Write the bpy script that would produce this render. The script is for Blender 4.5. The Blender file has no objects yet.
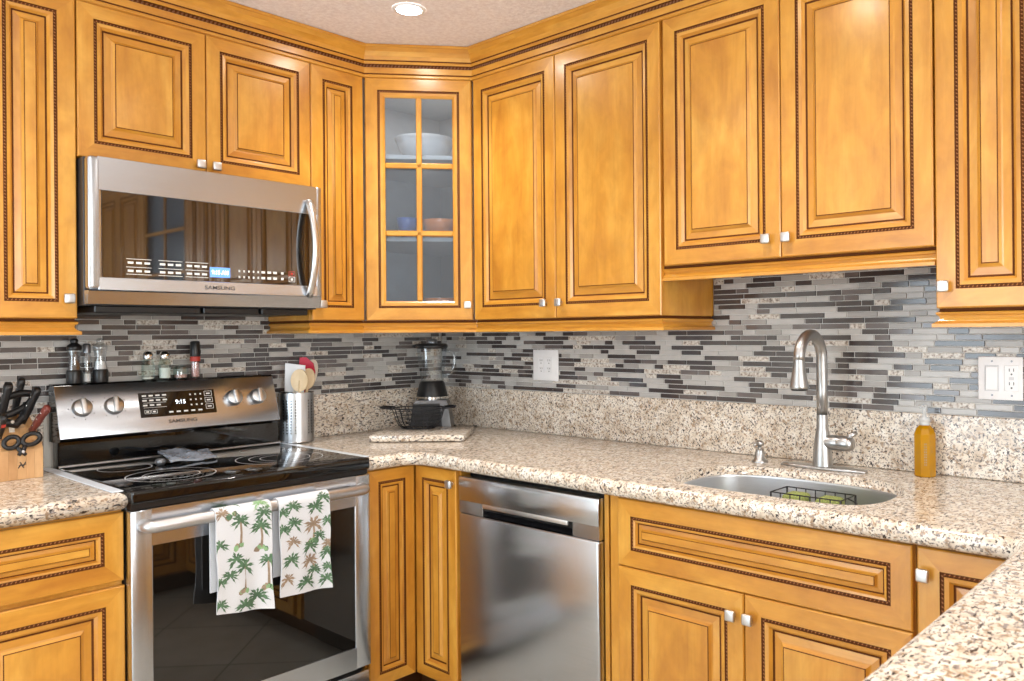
import bpy, bmesh, math, random
from mathutils import Vector, Matrix

random.seed(7)
C = bpy.context.scene.collection
PI = math.pi

# ------------------------------------------------------------------ camera, sky, exposure
cam_d = bpy.data.cameras.new('camera')
cam = bpy.data.objects.new('camera', cam_d)
C.objects.link(cam)
cam_d.sensor_width = 36.0
cam_d.lens = 36.0 * 806.0734 / 1024.0
cam_d.shift_x = -(594.5162 - 512.0) / 1024.0
cam_d.shift_y = -(340.5 - 332.8528) / 1024.0
cam_d.clip_start = 0.02
cam_d.dof.use_dof = True
cam_d.dof.focus_distance = 2.9
cam_d.dof.aperture_fstop = 8.0
_yaw = math.radians(40.51129612)
_roll = 0.0082
_f = Vector((math.cos(_yaw), math.sin(_yaw), 0))
_r = Vector((math.sin(_yaw), -math.cos(_yaw), 0))
_u = Vector((0, 0, 1))
_r2 = _r * math.cos(_roll) - _u * math.sin(_roll)
_u2 = _u * math.cos(_roll) + _r * math.sin(_roll)
_m = Matrix((_r2, _u2, -_f)).transposed().to_4x4()
_m.translation = Vector((-2.4852, -3.0964, 1.3469))
cam.matrix_world = _m
bpy.context.scene.camera = cam

vs = bpy.context.scene.view_settings
vs.view_transform = 'Standard'
vs.look = 'None'
vs.gamma = 1.0
vs.use_curve_mapping = False
vs.exposure = 1.0

world = bpy.data.worlds.new('sky')
bpy.context.scene.world = world
world.use_nodes = True
_bg = world.node_tree.nodes['Background']
_bg.inputs[0].default_value = (0.74, 0.87, 1.0, 1)
_bg.inputs[1].default_value = 1.2

WINDOW_W = 32.0      # daylight through the patio opening beside the range run
CAN_W = 21.0
BACK_W = 60.0       # daylight through the window behind the camera
CAN_E = 48.0         # recessed ceiling lights


def daylight(name, loc, direction, sx, sy, watts, col):
    d = bpy.data.lights.new(name, 'AREA')
    d.shape = 'RECTANGLE'
    d.size, d.size_y = sx, sy
    d.energy = watts
    d.color = col
    o = bpy.data.objects.new(name, d)
    C.objects.link(o)
    o.location = loc
    o.rotation_euler = Vector(direction).to_track_quat('-Z', 'Y').to_euler()
    return o


XL, YB, ZC = -4.7, -5.6, 2.49        # far ends of the room and the ceiling height
daylight('daylight_patio', (XL - 0.12, -1.45, 1.12), (1, 0, 0), 1.9, 2.0, WINDOW_W, (0.82, 0.92, 1.0))
daylight('daylight_window', (-2.6, YB - 0.12, 1.5), (0, 1, 0), 2.6, 1.5, BACK_W, (1.0, 0.97, 0.93))

# ------------------------------------------------------------------ materials
def srgb(r, g, b):
    def c(v):
        v /= 255.0
        return v / 12.92 if v <= 0.04045 else ((v + 0.055) / 1.055) ** 2.4
    return (c(r), c(g), c(b), 1.0)


class NT:
    def __init__(s, name):
        s.m = bpy.data.materials.new(name)
        s.m.use_nodes = True
        s.t = s.m.node_tree
        s.n = s.t.nodes
        s.p = s.n['Principled BSDF']
        s.out = s.n['Material Output']

    def node(s, kind, **kw):
        n = s.n.new(kind)
        for k, v in kw.items():
            if k.startswith('i_'):
                n.inputs[k[2:].replace('_', ' ')].default_value = v
            else:
                setattr(n, k, v)
        return n

    def link(s, a, b):
        s.t.links.new(a, b)

    def ramp(s, fac, stops, interp='LINEAR'):
        r = s.n.new('ShaderNodeValToRGB')
        r.color_ramp.interpolation = interp
        el = r.color_ramp.elements
        while len(el) < len(stops):
            el.new(0.5)
        for e, (p, c) in zip(el, stops):
            e.position = p
            e.color = c
        s.link(fac, r.inputs[0])
        return r.outputs[0]

    def mix(s, fac, a, b, mode='MIX'):
        m = s.n.new('ShaderNodeMix')
        m.data_type = 'RGBA'
        m.blend_type = mode
        for val, sock in ((fac, m.inputs[0]), (a, m.inputs[6]), (b, m.inputs[7])):
            if hasattr(val, 'links'):
                s.link(val, sock)
            else:
                sock.default_value = val
        return m.outputs[2]

    def noise(s, vec, scale, detail=3, rough=0.55, dist=0.0):
        n = s.node('ShaderNodeTexNoise')
        n.inputs['Scale'].default_value = scale
        n.inputs['Detail'].default_value = detail
        n.inputs['Roughness'].default_value = rough
        n.inputs['Distortion'].default_value = dist
        s.link(vec, n.inputs['Vector'])
        return n

    def mapping(s, vec, scale, loc=(0, 0, 0), rot=(0, 0, 0)):
        n = s.node('ShaderNodeMapping')
        n.inputs['Scale'].default_value = scale
        n.inputs['Location'].default_value = loc
        n.inputs['Rotation'].default_value = rot
        s.link(vec, n.inputs['Vector'])
        return n.outputs[0]

    def bump(s, h, strength, dist=0.002):
        b = s.node('ShaderNodeBump')
        b.inputs['Strength'].default_value = strength
        b.inputs['Distance'].default_value = dist
        s.link(h, b.inputs['Height'])
        s.link(b.outputs[0], s.p.inputs['Normal'])


def plain(name, col, rough=0.5, metal=0.0, coat=0.0, spec=0.5, var=0.04, scale=20):
    t = NT(name)
    tc = t.node('ShaderNodeTexCoord').outputs['Object']
    n = t.noise(tc, scale, 3)
    a = tuple(c * (1 - var) for c in col[:3]) + (1,)
    b = tuple(min(1, c * (1 + var)) for c in col[:3]) + (1,)
    t.link(t.ramp(n.outputs['Fac'], [(0.35, a), (0.65, b)]), t.p.inputs['Base Color'])
    t.p.inputs['Roughness'].default_value = rough
    t.p.inputs['Metallic'].default_value = metal
    t.p.inputs['Coat Weight'].default_value = coat
    t.p.inputs['Coat Roughness'].default_value = 0.1
    t.p.inputs['Specular IOR Level'].default_value = spec
    return t.m


def wood(name, c_dark, c_mid, c_light, rough=0.3, coat=0.35):
    t = NT(name)
    uv = t.node('ShaderNodeUVMap', uv_map='grain').outputs[0]
    fine = t.noise(t.mapping(uv, (6, 110, 1)), 1.0, 4, 0.6)
    mid = t.noise(t.mapping(uv, (2.2, 9, 1)), 1.0, 4, 0.55, 0.8)
    blot = t.noise(t.mapping(uv, (9, 14, 1)), 1.0, 4, 0.6, 0.4)
    base = t.ramp(mid.outputs['Fac'], [(0.25, c_dark), (0.5, c_mid), (0.75, c_light)])
    bl = t.ramp(blot.outputs['Fac'], [(0.3, (0.86, 0.82, 0.74, 1)), (0.6, (1.04, 1.04, 1.04, 1))])
    col = t.mix(1.0, base, bl, 'MULTIPLY')
    gr = t.ramp(fine.outputs['Fac'], [(0.3, (0.90, 0.87, 0.82, 1)), (0.55, (1, 1, 1, 1))])
    col = t.mix(0.6, col, gr, 'MULTIPLY')
    t.link(col, t.p.inputs['Base Color'])
    t.p.inputs['Roughness'].default_value = rough
    t.p.inputs['Coat Weight'].default_value = coat
    t.p.inputs['Coat Roughness'].default_value = 0.2
    t.bump(fine.outputs['Fac'], 0.08, 0.001)
    return t.m


def steel(name, col, rough, aniso=0.0, streak=(2, 2, 260), bump=0.06, dark=0.9):
    t = NT(name)
    uv = t.node('ShaderNodeUVMap', uv_map='grain').outputs[0]
    n = t.noise(t.mapping(uv, (4, 500, 1)), 1.0, 3, 0.6)
    big = t.noise(t.mapping(uv, (3, 3, 1)), 1.0, 2, 0.5)
    lo = tuple(c * dark for c in col[:3]) + (1,)
    t.link(t.ramp(n.outputs['Fac'], [(0.3, lo), (0.7, col)]), t.p.inputs['Base Color'])
    t.p.inputs['Metallic'].default_value = 1.0
    rr = t.node('ShaderNodeMapRange')
    rr.inputs['To Min'].default_value = rough * 0.85
    rr.inputs['To Max'].default_value = rough * 1.15
    t.link(big.outputs['Fac'], rr.inputs['Value'])
    t.link(rr.outputs[0], t.p.inputs['Roughness'])
    if aniso:
        tg = t.node('ShaderNodeTangent', direction_type='UV_MAP', uv_map='grain')
        t.link(tg.outputs[0], t.p.inputs['Tangent'])
        t.p.inputs['Anisotropic'].default_value = aniso
    t.bump(n.outputs['Fac'], bump, 0.0004)
    return t.m


def granite(name):
    t = NT(name)
    tc = t.node('ShaderNodeTexCoord').outputs['Object']
    warp = t.noise(tc, 14, 3, 0.6)
    v = t.node('ShaderNodeVectorMath', operation='MULTIPLY_ADD')
    t.link(warp.outputs['Color'], v.inputs[0])
    v.inputs[1].default_value = (0.02, 0.02, 0.02)
    t.link(tc, v.inputs[2])
    vec = v.outputs[0]
    n1 = t.noise(vec, 30, 5, 0.62)
    base = t.ramp(n1.outputs['Fac'], [(0.28, srgb(182, 162, 140)), (0.42, srgb(214, 200, 182)),
                                      (0.55, srgb(230, 220, 206)), (0.72, srgb(240, 235, 227))])
    n2 = t.noise(t.mapping(vec, (1.3, 1, 1), rot=(0.4, 0.3, 0.2)), 80, 3, 0.55)
    brown = t.ramp(n2.outputs['Fac'], [(0.55, (0, 0, 0, 1)), (0.63, (1, 1, 1, 1))])
    col = t.mix(brown, base, srgb(164, 138, 112))
    # slanted dark and grey flecks, longer than wide
    m1 = t.mapping(vec, (1.0, 2.6, 2.2), rot=(0.75, 0.0, 0.75))
    n3 = t.noise(m1, 62, 2, 0.5)
    dark = t.ramp(n3.outputs['Fac'], [(0.60, (0, 0, 0, 1)), (0.645, (1, 1, 1, 1))])
    m2 = t.mapping(vec, (1.0, 2.2, 2.6), loc=(3.1, 1.7, 0.4), rot=(0.75, 0.0, 0.75))
    n4 = t.noise(m2, 74, 2, 0.5)
    grey = t.ramp(n4.outputs['Fac'], [(0.56, (0, 0, 0, 1)), (0.62, (1, 1, 1, 1))])
    col = t.mix(grey, col, srgb(146, 136, 130))
    col = t.mix(dark, col, srgb(66, 60, 60))
    t.link(col, t.p.inputs['Base Color'])
    t.p.inputs['Roughness'].default_value = 0.16
    t.p.inputs['Specular IOR Level'].default_value = 0.55
    return t.m


def glassy(name, tint, transp, rough=0.03, spec_ior=1.45, mixcol=None):
    """thin pane / vessel: part transparent, part glossy by fresnel, part tinted body"""
    t = NT(name)
    tr = t.node('ShaderNodeBsdfTransparent')
    tr.inputs[0].default_value = tint
    t.p.inputs['Base Color'].default_value = mixcol or tint
    t.p.inputs['Roughness'].default_value = rough
    t.p.inputs['IOR'].default_value = spec_ior
    gl = t.node('ShaderNodeBsdfGlossy')
    gl.inputs['Roughness'].default_value = rough
    mx = t.node('ShaderNodeMixShader')
    fr = t.node('ShaderNodeFresnel')
    fr.inputs[0].default_value = spec_ior
    mm = t.node('ShaderNodeMath', operation='MAXIMUM')
    mm.inputs[1].default_value = 1.0 - transp
    t.link(fr.outputs[0], mm.inputs[0])
    geo = t.node('ShaderNodeNewGeometry')
    inv = t.node('ShaderNodeMath', operation='SUBTRACT')
    inv.inputs[0].default_value = 1.0
    t.link(geo.outputs['Backfacing'], inv.inputs[1])
    fm = t.node('ShaderNodeMath', operation='MULTIPLY')
    t.link(mm.outputs[0], fm.inputs[0])
    t.link(inv.outputs[0], fm.inputs[1])
    t.link(fm.outputs[0], mx.inputs[0])
    t.link(tr.outputs[0], mx.inputs[1])
    t.link((t.p if mixcol else gl).outputs[0], mx.inputs[2])
    t.link(mx.outputs[0], t.out.inputs[0])
    return t.m


def emit(name, col, strength):
    t = NT(name)
    t.p.inputs['Base Color'].default_value = col
    t.p.inputs['Emission Color'].default_value = col
    t.p.inputs['Emission Strength'].default_value = strength
    return t.m


M = {}
M['wood'] = wood('honey maple', srgb(182, 118, 38), srgb(203, 142, 50), srgb(218, 164, 72), 0.34, 0.45)
M['glaze'] = plain('dark glaze line', srgb(92, 50, 20), 0.7, spec=0.15)
M['rope'] = plain('carved rope bead', srgb(160, 100, 44), 0.4)
M['rope_dark'] = plain('dark rope bead', srgb(112, 66, 30), 0.35)
M['inside'] = plain('cabinet inside', srgb(206, 204, 202), 0.5)
M['granite'] = granite('speckled granite')
M['steel'] = steel('brushed steel', srgb(200, 205, 212), 0.24, 0.7)
M['steel_dw'] = steel('brushed steel panel', srgb(196, 198, 202), 0.20, 0.75)
M['steel_soft'] = steel('satin steel', srgb(222, 221, 220), 0.32)
M['nickel'] = steel('brushed nickel', srgb(188, 188, 188), 0.36, bump=0.02)
M['knob'] = steel('satin nickel', srgb(218, 218, 218), 0.38, bump=0.02)
M['handle_steel'] = steel('handle steel', srgb(196, 194, 194), 0.42, bump=0.02)
M['sink_steel'] = steel('sink steel', srgb(226, 228, 232), 0.38, bump=0.02)
M['perf'] = steel('matte perforated steel', srgb(206, 208, 212), 0.33, bump=0.02)
M['chrome'] = steel('polished steel', srgb(225, 226, 228), 0.1, bump=0.0)
M['black'] = plain('black plastic', srgb(22, 22, 24), 0.35)
M['black_gloss'] = plain('black glass', srgb(10, 10, 11), 0.04, spec=0.6, var=0.02)
M['oven_glass'] = plain('dark oven glass', srgb(16, 14, 12), 0.03, spec=0.9, var=0.02)
M['mw_glass'] = plain('mirror dark glass', srgb(20, 14, 10), 0.03, spec=1.6, var=0.02)
M['dark_steel'] = plain('dark enamel', srgb(48, 47, 48), 0.35)
M['burner'] = plain('burner ring print', srgb(190, 190, 194), 0.35)
M['white_print'] = plain('white print', srgb(236, 236, 232), 0.5)
M['dark_print'] = plain('dark print', srgb(60, 52, 48), 0.5)
M['red_print'] = plain('red print', srgb(190, 60, 50), 0.5)
M['white'] = plain('white plastic', srgb(236, 236, 238), 0.35, var=0.01)
M['offwhite'] = plain('pale slot', srgb(206, 206, 210), 0.4, var=0.01)
M['wall'] = plain('wall paint', srgb(226, 220, 210), 0.8, var=0.02)
M['toe'] = plain('toe kick', srgb(84, 50, 22), 0.5)
M['blue_lcd'] = emit('blue display', srgb(92, 136, 210), 0.7)
M['lcd_text'] = emit('display digits', srgb(235, 245, 255), 1.6)
M['lens'] = emit('lamp lens', (1.0, 0.95, 0.88, 1), CAN_E)
M['puck'] = emit('puck lens', (1.0, 0.95, 0.88, 1), 110.0)
M['grout'] = plain('pale grout', srgb(208, 206, 203), 0.8)
M['tile_dark'] = plain('dark glass tile', srgb(68, 61, 60), 0.12, spec=0.7, var=0.15, scale=9)
M['tile_brown'] = plain('taupe glass tile', srgb(100, 92, 90), 0.12, spec=0.7, var=0.12, scale=9)
M['tile_pale'] = plain('pale grey tile', srgb(184, 181, 178), 0.25, var=0.07, scale=14)
M['tile_grey'] = plain('mid grey tile', srgb(160, 156, 152), 0.25, var=0.07, scale=14)


def stone():
    t = NT('mottled stone tile')
    tc = t.node('ShaderNodeTexCoord').outputs['Object']
    n = t.noise(tc, 120, 3, 0.6)
    t.link(t.ramp(n.outputs['Fac'], [(0.34, srgb(96, 84, 78)), (0.43, srgb(176, 162, 148)), (0.55, srgb(206, 200, 192)),
                                     (0.7, srgb(224, 220, 214))]), t.p.inputs['Base Color'])
    t.p.inputs['Roughness'].default_value = 0.3
    return t.m


M['tile_stone'] = stone()


def ceiling_mat():
    t = NT('textured ceiling paint')
    tc = t.node('ShaderNodeTexCoord').outputs['Object']
    n = t.noise(tc, 70, 4, 0.6)
    t.link(t.ramp(n.outputs['Fac'], [(0.35, srgb(228, 220, 220)), (0.65, srgb(243, 238, 238))]), t.p.inputs['Base Color'])
    t.p.inputs['Roughness'].default_value = 0.9
    t.bump(n.outputs['Fac'], 0.5, 0.004)
    return t.m


M['ceiling'] = ceiling_mat()


def floor_mat():
    t = NT('stone floor tile')
    tc = t.node('ShaderNodeTexCoord').outputs['Object']
    b = t.node('ShaderNodeTexBrick')
    b.offset = 0.0
    b.inputs['Scale'].default_value = 1.0
    b.inputs['Brick Width'].default_value = 0.45
    b.inputs['Row Height'].default_value = 0.45
    b.inputs['Mortar Size'].default_value = 0.004
    b.inputs['Color1'].default_value = srgb(186, 184, 176)
    b.inputs['Color2'].default_value = srgb(176, 174, 166)
    b.inputs['Mortar'].default_value = srgb(128, 126, 120)
    t.link(t.mapping(tc, (1, 1, 1), rot=(0, 0, 0.785)), b.inputs['Vector'])
    n = t.noise(tc, 7, 4, 0.6)
    v = t.ramp(n.outputs['Fac'], [(0.3, (0.86, 0.85, 0.83, 1)), (0.7, (1.04, 1.04, 1.04, 1))])
    t.link(t.mix(1.0, b.outputs[0], v, 'MULTIPLY'), t.p.inputs['Base Color'])
    t.p.inputs['Roughness'].default_value = 0.35
    return t.m


M['floor'] = floor_mat()
M['block'] = wood('pale block wood', srgb(186, 138, 90), srgb(206, 160, 110), srgb(220, 180, 132), 0.45, 0.1)
M['spoon'] = wood('spoon wood', srgb(222, 192, 150), srgb(236, 212, 174), srgb(242, 224, 194), 0.6, 0.0)
M['red'] = plain('crimson silicone', srgb(206, 24, 62), 0.4)
M['cream'] = plain('cream utensil', srgb(238, 230, 214), 0.4)
M['knife_red'] = plain('reddish handle', srgb(112, 52, 44), 0.4)
M['clear'] = glassy('clear glass', (0.86, 0.89, 0.91, 1), 0.84, 0.04)
M['clear_green'] = glassy('greenish clear glass', (0.82, 0.89, 0.87, 1), 0.84, 0.04)
M['clear_plastic'] = glassy('clear plastic', (0.9, 0.92, 0.93, 1), 0.5, 0.2, 1.45, srgb(216, 218, 220))
M['pane'] = glassy('window pane', (0.97, 0.98, 0.98, 1), 0.95, 0.01)
M['frost'] = glassy('rain textured cabinet glass', (0.80, 0.85, 0.90, 1), 0.76, 0.10, 1.5, srgb(150, 158, 168))
M['oil'] = None
_t = NT('amber soap liquid')
_t.p.inputs['Base Color'].default_value = srgb(226, 160, 16)
_t.p.inputs['Roughness'].default_value = 0.12
_t.p.inputs['Subsurface Weight'].default_value = 0.3
_t.p.inputs['Subsurface Radius'].default_value = (0.03, 0.02, 0.004)
_n = _t.noise(_t.node('ShaderNodeTexCoord').outputs['Object'], 9, 2)
_t.link(_t.ramp(_n.outputs['Fac'], [(0.3, srgb(166, 114, 0)), (0.7, srgb(192, 140, 4))]), _t.p.inputs['Base Color'])
M['oil'] = _t.m


def cloth_mat():
    t = NT('white cotton weave')
    uv = t.node('ShaderNodeUVMap', uv_map='grain').outputs[0]
    w = t.noise(t.mapping(uv, (700, 700, 1)), 1.0, 1)
    t.link(t.ramp(w.outputs['Fac'], [(0.3, srgb(204, 206, 212)), (0.7, srgb(224, 226, 230))]), t.p.inputs['Base Color'])
    t.p.inputs['Roughness'].default_value = 0.9
    t.p.inputs['Sheen Weight'].default_value = 0.2
    return t.m


M['cloth'] = cloth_mat()
M['leaf'] = plain('printed palm green', srgb(86, 116, 88), 0.9, var=0.3, scale=60)
M['leaf_pale'] = plain('printed pale green', srgb(140, 176, 130), 0.9, var=0.2, scale=60)
M['bark'] = plain('printed palm brown', srgb(152, 132, 112), 0.9, var=0.2, scale=60)
M['plastic_silver'] = plain('silver plastic', srgb(120, 122, 126), 0.3, metal=0.7)
M['foil'] = plain('silvery film', srgb(178, 188, 204), 0.2, metal=0.5, var=0.1)
M['gap'] = plain('pale gap strip', srgb(222, 230, 240), 0.2)
M['pepper'] = plain('peppercorns', srgb(62, 48, 42), 0.8, var=0.6, scale=300)
M['salt'] = plain('salt', srgb(240, 240, 240), 0.8)
M['pink'] = plain('pinkish grains', srgb(196, 150, 148), 0.8, var=0.5, scale=300)
M['ceramic'] = plain('white ceramic', srgb(238, 238, 238), 0.2)
M['orange'] = plain('orange glaze', srgb(222, 128, 62), 0.3)
M['bluecup'] = plain('blue glaze', srgb(70, 96, 160), 0.3)
M['sponge'] = plain('green scrub pad', srgb(150, 160, 92), 0.9, var=0.3, scale=200)
M['wire'] = plain('dark wire', srgb(40, 40, 44), 0.35, metal=0.5)


# ------------------------------------------------------------------ mesh builder
class MB:
    def __init__(s):
        s.v, s.f, s.mi, s.gr, s.off, s.sm = [], [], [], [], [], []

    def add(s, verts, faces, mat=0, grain=(0, 0, 1), smooth=False, xf=None):
        b = len(s.v)
        for p in verts:
            p = Vector(p)
            s.v.append(xf @ p if xf else p)
        g = Vector(grain)
        if xf:
            g = xf.to_3x3() @ g
        o = (random.random() * 7, random.random() * 7)
        for f in faces:
            s.f.append([b + i for i in f])
            s.mi.append(mat)
            s.gr.append(g)
            s.off.append(o)
            s.sm.append(smooth)
        return s

    def box(s, a, b, mat=0, grain=(0, 0, 1), bev=0.0, seg=1, xf=None, smooth=False):
        x0, y0, z0 = (min(a[i], b[i]) for i in range(3))
        x1, y1, z1 = (max(a[i], b[i]) for i in range(3))
        if bev <= 0:
            vv = [(x0, y0, z0), (x1, y0, z0), (x1, y1, z0), (x0, y1, z0), (x0, y0, z1), (x1, y0, z1), (x1, y1, z1), (x0, y1, z1)]
            ff = [(0, 3, 2, 1), (4, 5, 6, 7), (0, 1, 5, 4), (1, 2, 6, 5), (2, 3, 7, 6), (3, 0, 4, 7)]
            return s.add(vv, ff, mat, grain, smooth, xf)
        bm = bmesh.new()
        bmesh.ops.create_cube(bm, size=1.0)
        for v in bm.verts:
            v.co = Vector(((x0 + x1) / 2 + v.co.x * (x1 - x0), (y0 + y1) / 2 + v.co.y * (y1 - y0), (z0 + z1) / 2 + v.co.z * (z1 - z0)))
        bmesh.ops.bevel(bm, geom=bm.edges[:], offset=bev, segments=seg, profile=0.5, affect='EDGES')
        bm.verts.index_update()
        s.add([v.co.copy() for v in bm.verts], [[v.index for v in f.verts] for f in bm.faces], mat, grain, smooth or seg > 1, xf)
        bm.free()
        return s

    def lathe(s, prof, seg=24, mat=0, xf=None, smooth=True, cap=True, grain=(0, 0, 1), phase=0.0):
        vv, ff = [], []
        n = len(prof)
        for k in range(seg):
            a = 2 * PI * k / seg + phase
            for r, z in prof:
                vv.append((r * math.cos(a), r * math.sin(a), z))
        for k in range(seg):
            j = (k + 1) % seg
            for i in range(n - 1):
                ff.append((k * n + i, j * n + i, j * n + i + 1, k * n + i + 1))
        s.add(vv, ff, mat, grain, smooth, xf)
        if cap:
            if prof[0][0] > 1e-5:
                s.add([vv[k * n] for k in range(seg)], [tuple(reversed(range(seg)))], mat, grain, False, xf)
            if prof[-1][0] > 1e-5:
                s.add([vv[k * n + n - 1] for k in range(seg)], [tuple(range(seg))], mat, grain, False, xf)
        return s

    def tube(s, pts, rad, seg=10, mat=0, closed=False, xf=None, cap=True, flat=1.0, upv=None):
        P = [Vector(p) for p in pts]
        n = len(P)
        R = rad if isinstance(rad, (list, tuple)) else [rad] * n
        rings = []
        prev = None
        for i in range(n):
            if closed:
                d = P[(i + 1) % n] - P[i - 1]
            else:
                d = P[min(i + 1, n - 1)] - P[max(i - 1, 0)]
            d.normalize()
            if prev is None:
                ref = Vector(upv) if upv else (Vector((0, 0, 1)) if abs(d.z) < 0.9 else Vector((1, 0, 0)))
                a = (ref - d * ref.dot(d)).normalized()
            else:
                a = (prev - d * prev.dot(d)).normalized()
            prev = a
            b = d.cross(a)
            rings.append([P[i] + a * (R[i] * math.cos(2 * PI * k / seg)) + b * (R[i] * flat * math.sin(2 * PI * k / seg)) for k in range(seg)])
        vv = [p for r in rings for p in r]
        ff = []
        m = n if closed else n - 1
        for i in range(m):
            i2 = (i + 1) % n
            for k in range(seg):
                k2 = (k + 1) % seg
                ff.append((i * seg + k, i * seg + k2, i2 * seg + k2, i2 * seg + k))
        if cap and not closed:
            ff.append(tuple(reversed(range(seg))))
            ff.append(tuple((n - 1) * seg + k for k in range(seg)))
        return s.add(vv, ff, mat, (0, 0, 1), True, xf)

    def sweep(s, path, prof, mat=0, mats=None, grain=None, smooth=False, capends=True):
        """path: 2D points; prof: (out, z) points; out is to the right-hand side of travel (mitred)"""
        n = len(path)
        P = [Vector((p[0], p[1])) for p in path]
        N = []
        for i in range(n):
            ds = []
            if i > 0:
                ds.append((P[i] - P[i - 1]).normalized())
            if i < n - 1:
                ds.append((P[i + 1] - P[i]).normalized())
            ns = [Vector((d.y, -d.x)) for d in ds]
            if len(ns) == 2:
                m = (ns[0] + ns[1])
                m = m / (m.length_squared / 2.0) if m.length > 1e-6 else ns[0]
                N.append(m)
            else:
                N.append(ns[0])
        k = len(prof)
        for i in range(n - 1):
            d = (P[i + 1] - P[i]).normalized()
            for j in range(k - 1):
                a, b = prof[j], prof[j + 1]
                q = []
                for (pt, nn, pr) in ((P[i], N[i], a), (P[i + 1], N[i + 1], a), (P[i + 1], N[i + 1], b), (P[i], N[i], b)):
                    w = pt + nn * pr[0]
                    q.append((w.x, w.y, pr[1]))
                s.add(q, [(0, 1, 2, 3)], mats[j] if mats else mat, (d.x, d.y, 0), smooth)
        if capends:
            for i, rev in ((0, False), (n - 1, True)):
                q = []
                for pr in prof:
                    w = P[i] + N[i] * pr[0]
                    q.append((w.x, w.y, pr[1]))
                ix = tuple(range(k))
                s.add(q, [tuple(reversed(ix)) if not rev else ix], mat, (0, 0, 1))
        return s

    def build(s, name, mats, parent=None, xf=None):
        me = bpy.data.meshes.new(name)
        me.from_pydata([tuple(xf @ p) if xf else tuple(p) for p in s.v], [], s.f)
        for m in (mats if isinstance(mats, (list, tuple)) else [mats]):
            me.materials.append(M[m] if isinstance(m, str) else m)
        uvl = me.uv_layers.new(name='grain')
        for p in me.polygons:
            i = p.index
            p.material_index = s.mi[i]
            p.use_smooth = s.sm[i]
            g = s.gr[i]
            n = p.normal
            t = g - n * g.dot(n)
            if t.length < 0.1:
                t = Vector((1, 0, 0)) - n * n.x
                if t.length < 0.1:
                    t = Vector((0, 1, 0)) - n * n.y
            t.normalize()
            b = n.cross(t)
            ox, oy = s.off[i]
            for li in p.loop_indices:
                co = me.vertices[me.loops[li].vertex_index].co
                uvl.data[li].uv = (co.dot(t) + ox, co.dot(b) + oy)
        o = bpy.data.objects.new(name, me)
        C.objects.link(o)
        if parent:
            o.parent = parent
        return o


def tag(o, label=None, cat=None, group=None, kind=None):
    if label:
        o['label'] = label
    if cat:
        o['category'] = cat
    if group:
        o['group'] = group
    if kind:
        o['kind'] = kind
    return o


def thing(name, label, cat, loc=(0, 0, 0), rz=0.0, group=None):
    o = bpy.data.objects.new(name, None)
    o.empty_display_size = 0.05
    C.objects.link(o)
    o.location = loc
    o.rotation_euler = (0, 0, rz)
    return tag(o, label, cat, group)


def text(name, body, size, mat, parent, loc, rot, extrude=0.0003, align='CENTER', stretch=1.0, bold=0.0):
    cu = bpy.data.curves.new(name, 'FONT')
    cu.body = body
    cu.size = size
    cu.extrude = extrude
    cu.offset = bold
    cu.align_x = align
    cu.align_y = 'CENTER'
    cu.resolution_u = 3
    tmp = bpy.data.objects.new(name, cu)
    C.objects.link(tmp)
    bpy.context.view_layer.update()
    dg = bpy.context.evaluated_depsgraph_get()
    me = bpy.data.meshes.new_from_object(tmp.evaluated_get(dg))
    bpy.data.objects.remove(tmp)
    me.materials.clear()
    me.materials.append(M[mat])
    o = bpy.data.objects.new(name, me)
    C.objects.link(o)
    o.parent = parent
    o.location = loc
    o.rotation_euler = rot
    o.scale = (stretch, 1, 1)
    return o


FACE = (PI / 2, 0, 0)      # text that stands up and faces -Y of its thing
RB = -PI / 2               # things on the sink wall are turned by this


# ------------------------------------------------------------------ the room
def struct(name, mb, mats):
    return tag(mb.build(name, mats), kind='structure')


struct('floor', MB().box((XL, YB, -0.05), (0.05, 0.05, 0)), 'floor')
struct('ceiling', MB().box((XL, YB, ZC), (0.05, 0.05, ZC + 0.05)), 'ceiling')
struct('wall_range', MB().box((XL - 0.1, 0.0, 0), (0.1, 0.1, ZC)), 'wall')
struct('wall_sink', MB().box((0.0, YB - 0.1, 0), (0.1, 0.0, ZC)), 'wall')
wl = MB()
wl.box((XL - 0.1, YB, 0), (XL, -2.4, ZC))
wl.box((XL - 0.1, -0.5, 0), (XL, 0.0, ZC))
wl.box((XL - 0.1, -2.4, 2.12), (XL, -0.5, ZC))
struct('wall_patio', wl, 'wall')
wb = MB()
wb.box((XL - 0.1, YB - 0.1, 0), (0.0, YB, 0.75))
wb.box((XL - 0.1, YB - 0.1, 2.25), (0.0, YB, ZC))
wb.box((XL - 0.1, YB - 0.1, 0.75), (-3.9, YB, 2.25))
wb.box((-1.3, YB - 0.1, 0.75), (0.0, YB, 2.25))
struct('wall_back', wb, 'wall')
d1 = MB()
for (a, b) in (((-2.4, 0.0), (-2.34, 2.12)), ((-0.56, 0.0), (-0.5, 2.12)), ((-1.49, 0.0), (-1.41, 2.12))):
    d1.box((XL - 0.08, a[0], a[1]), (XL - 0.02, b[0], b[1]), 0, bev=0.003)
d1.box((XL - 0.08, -2.4, 2.06), (XL - 0.02, -0.5, 2.12))
d1.box((XL - 0.08, -2.4, 0.0), (XL - 0.02, -0.5, 0.08))
dd = struct('door_1', d1, 'white')
MB().box((XL - 0.055, -2.34, 0.08), (XL - 0.05, -0.56, 2.06)).build('pane', 'pane', dd)
w1 = MB()
for x in (-3.9, -2.63, -1.36):
    w1.box((x, YB - 0.08, 0.75), (x + 0.06, YB - 0.02, 2.25), bev=0.003)
for z in (0.75, 2.19):
    w1.box((-3.9, YB - 0.08, z), (-1.3, YB - 0.02, z + 0.06))
ww = struct('window_1', w1, 'white')
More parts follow.
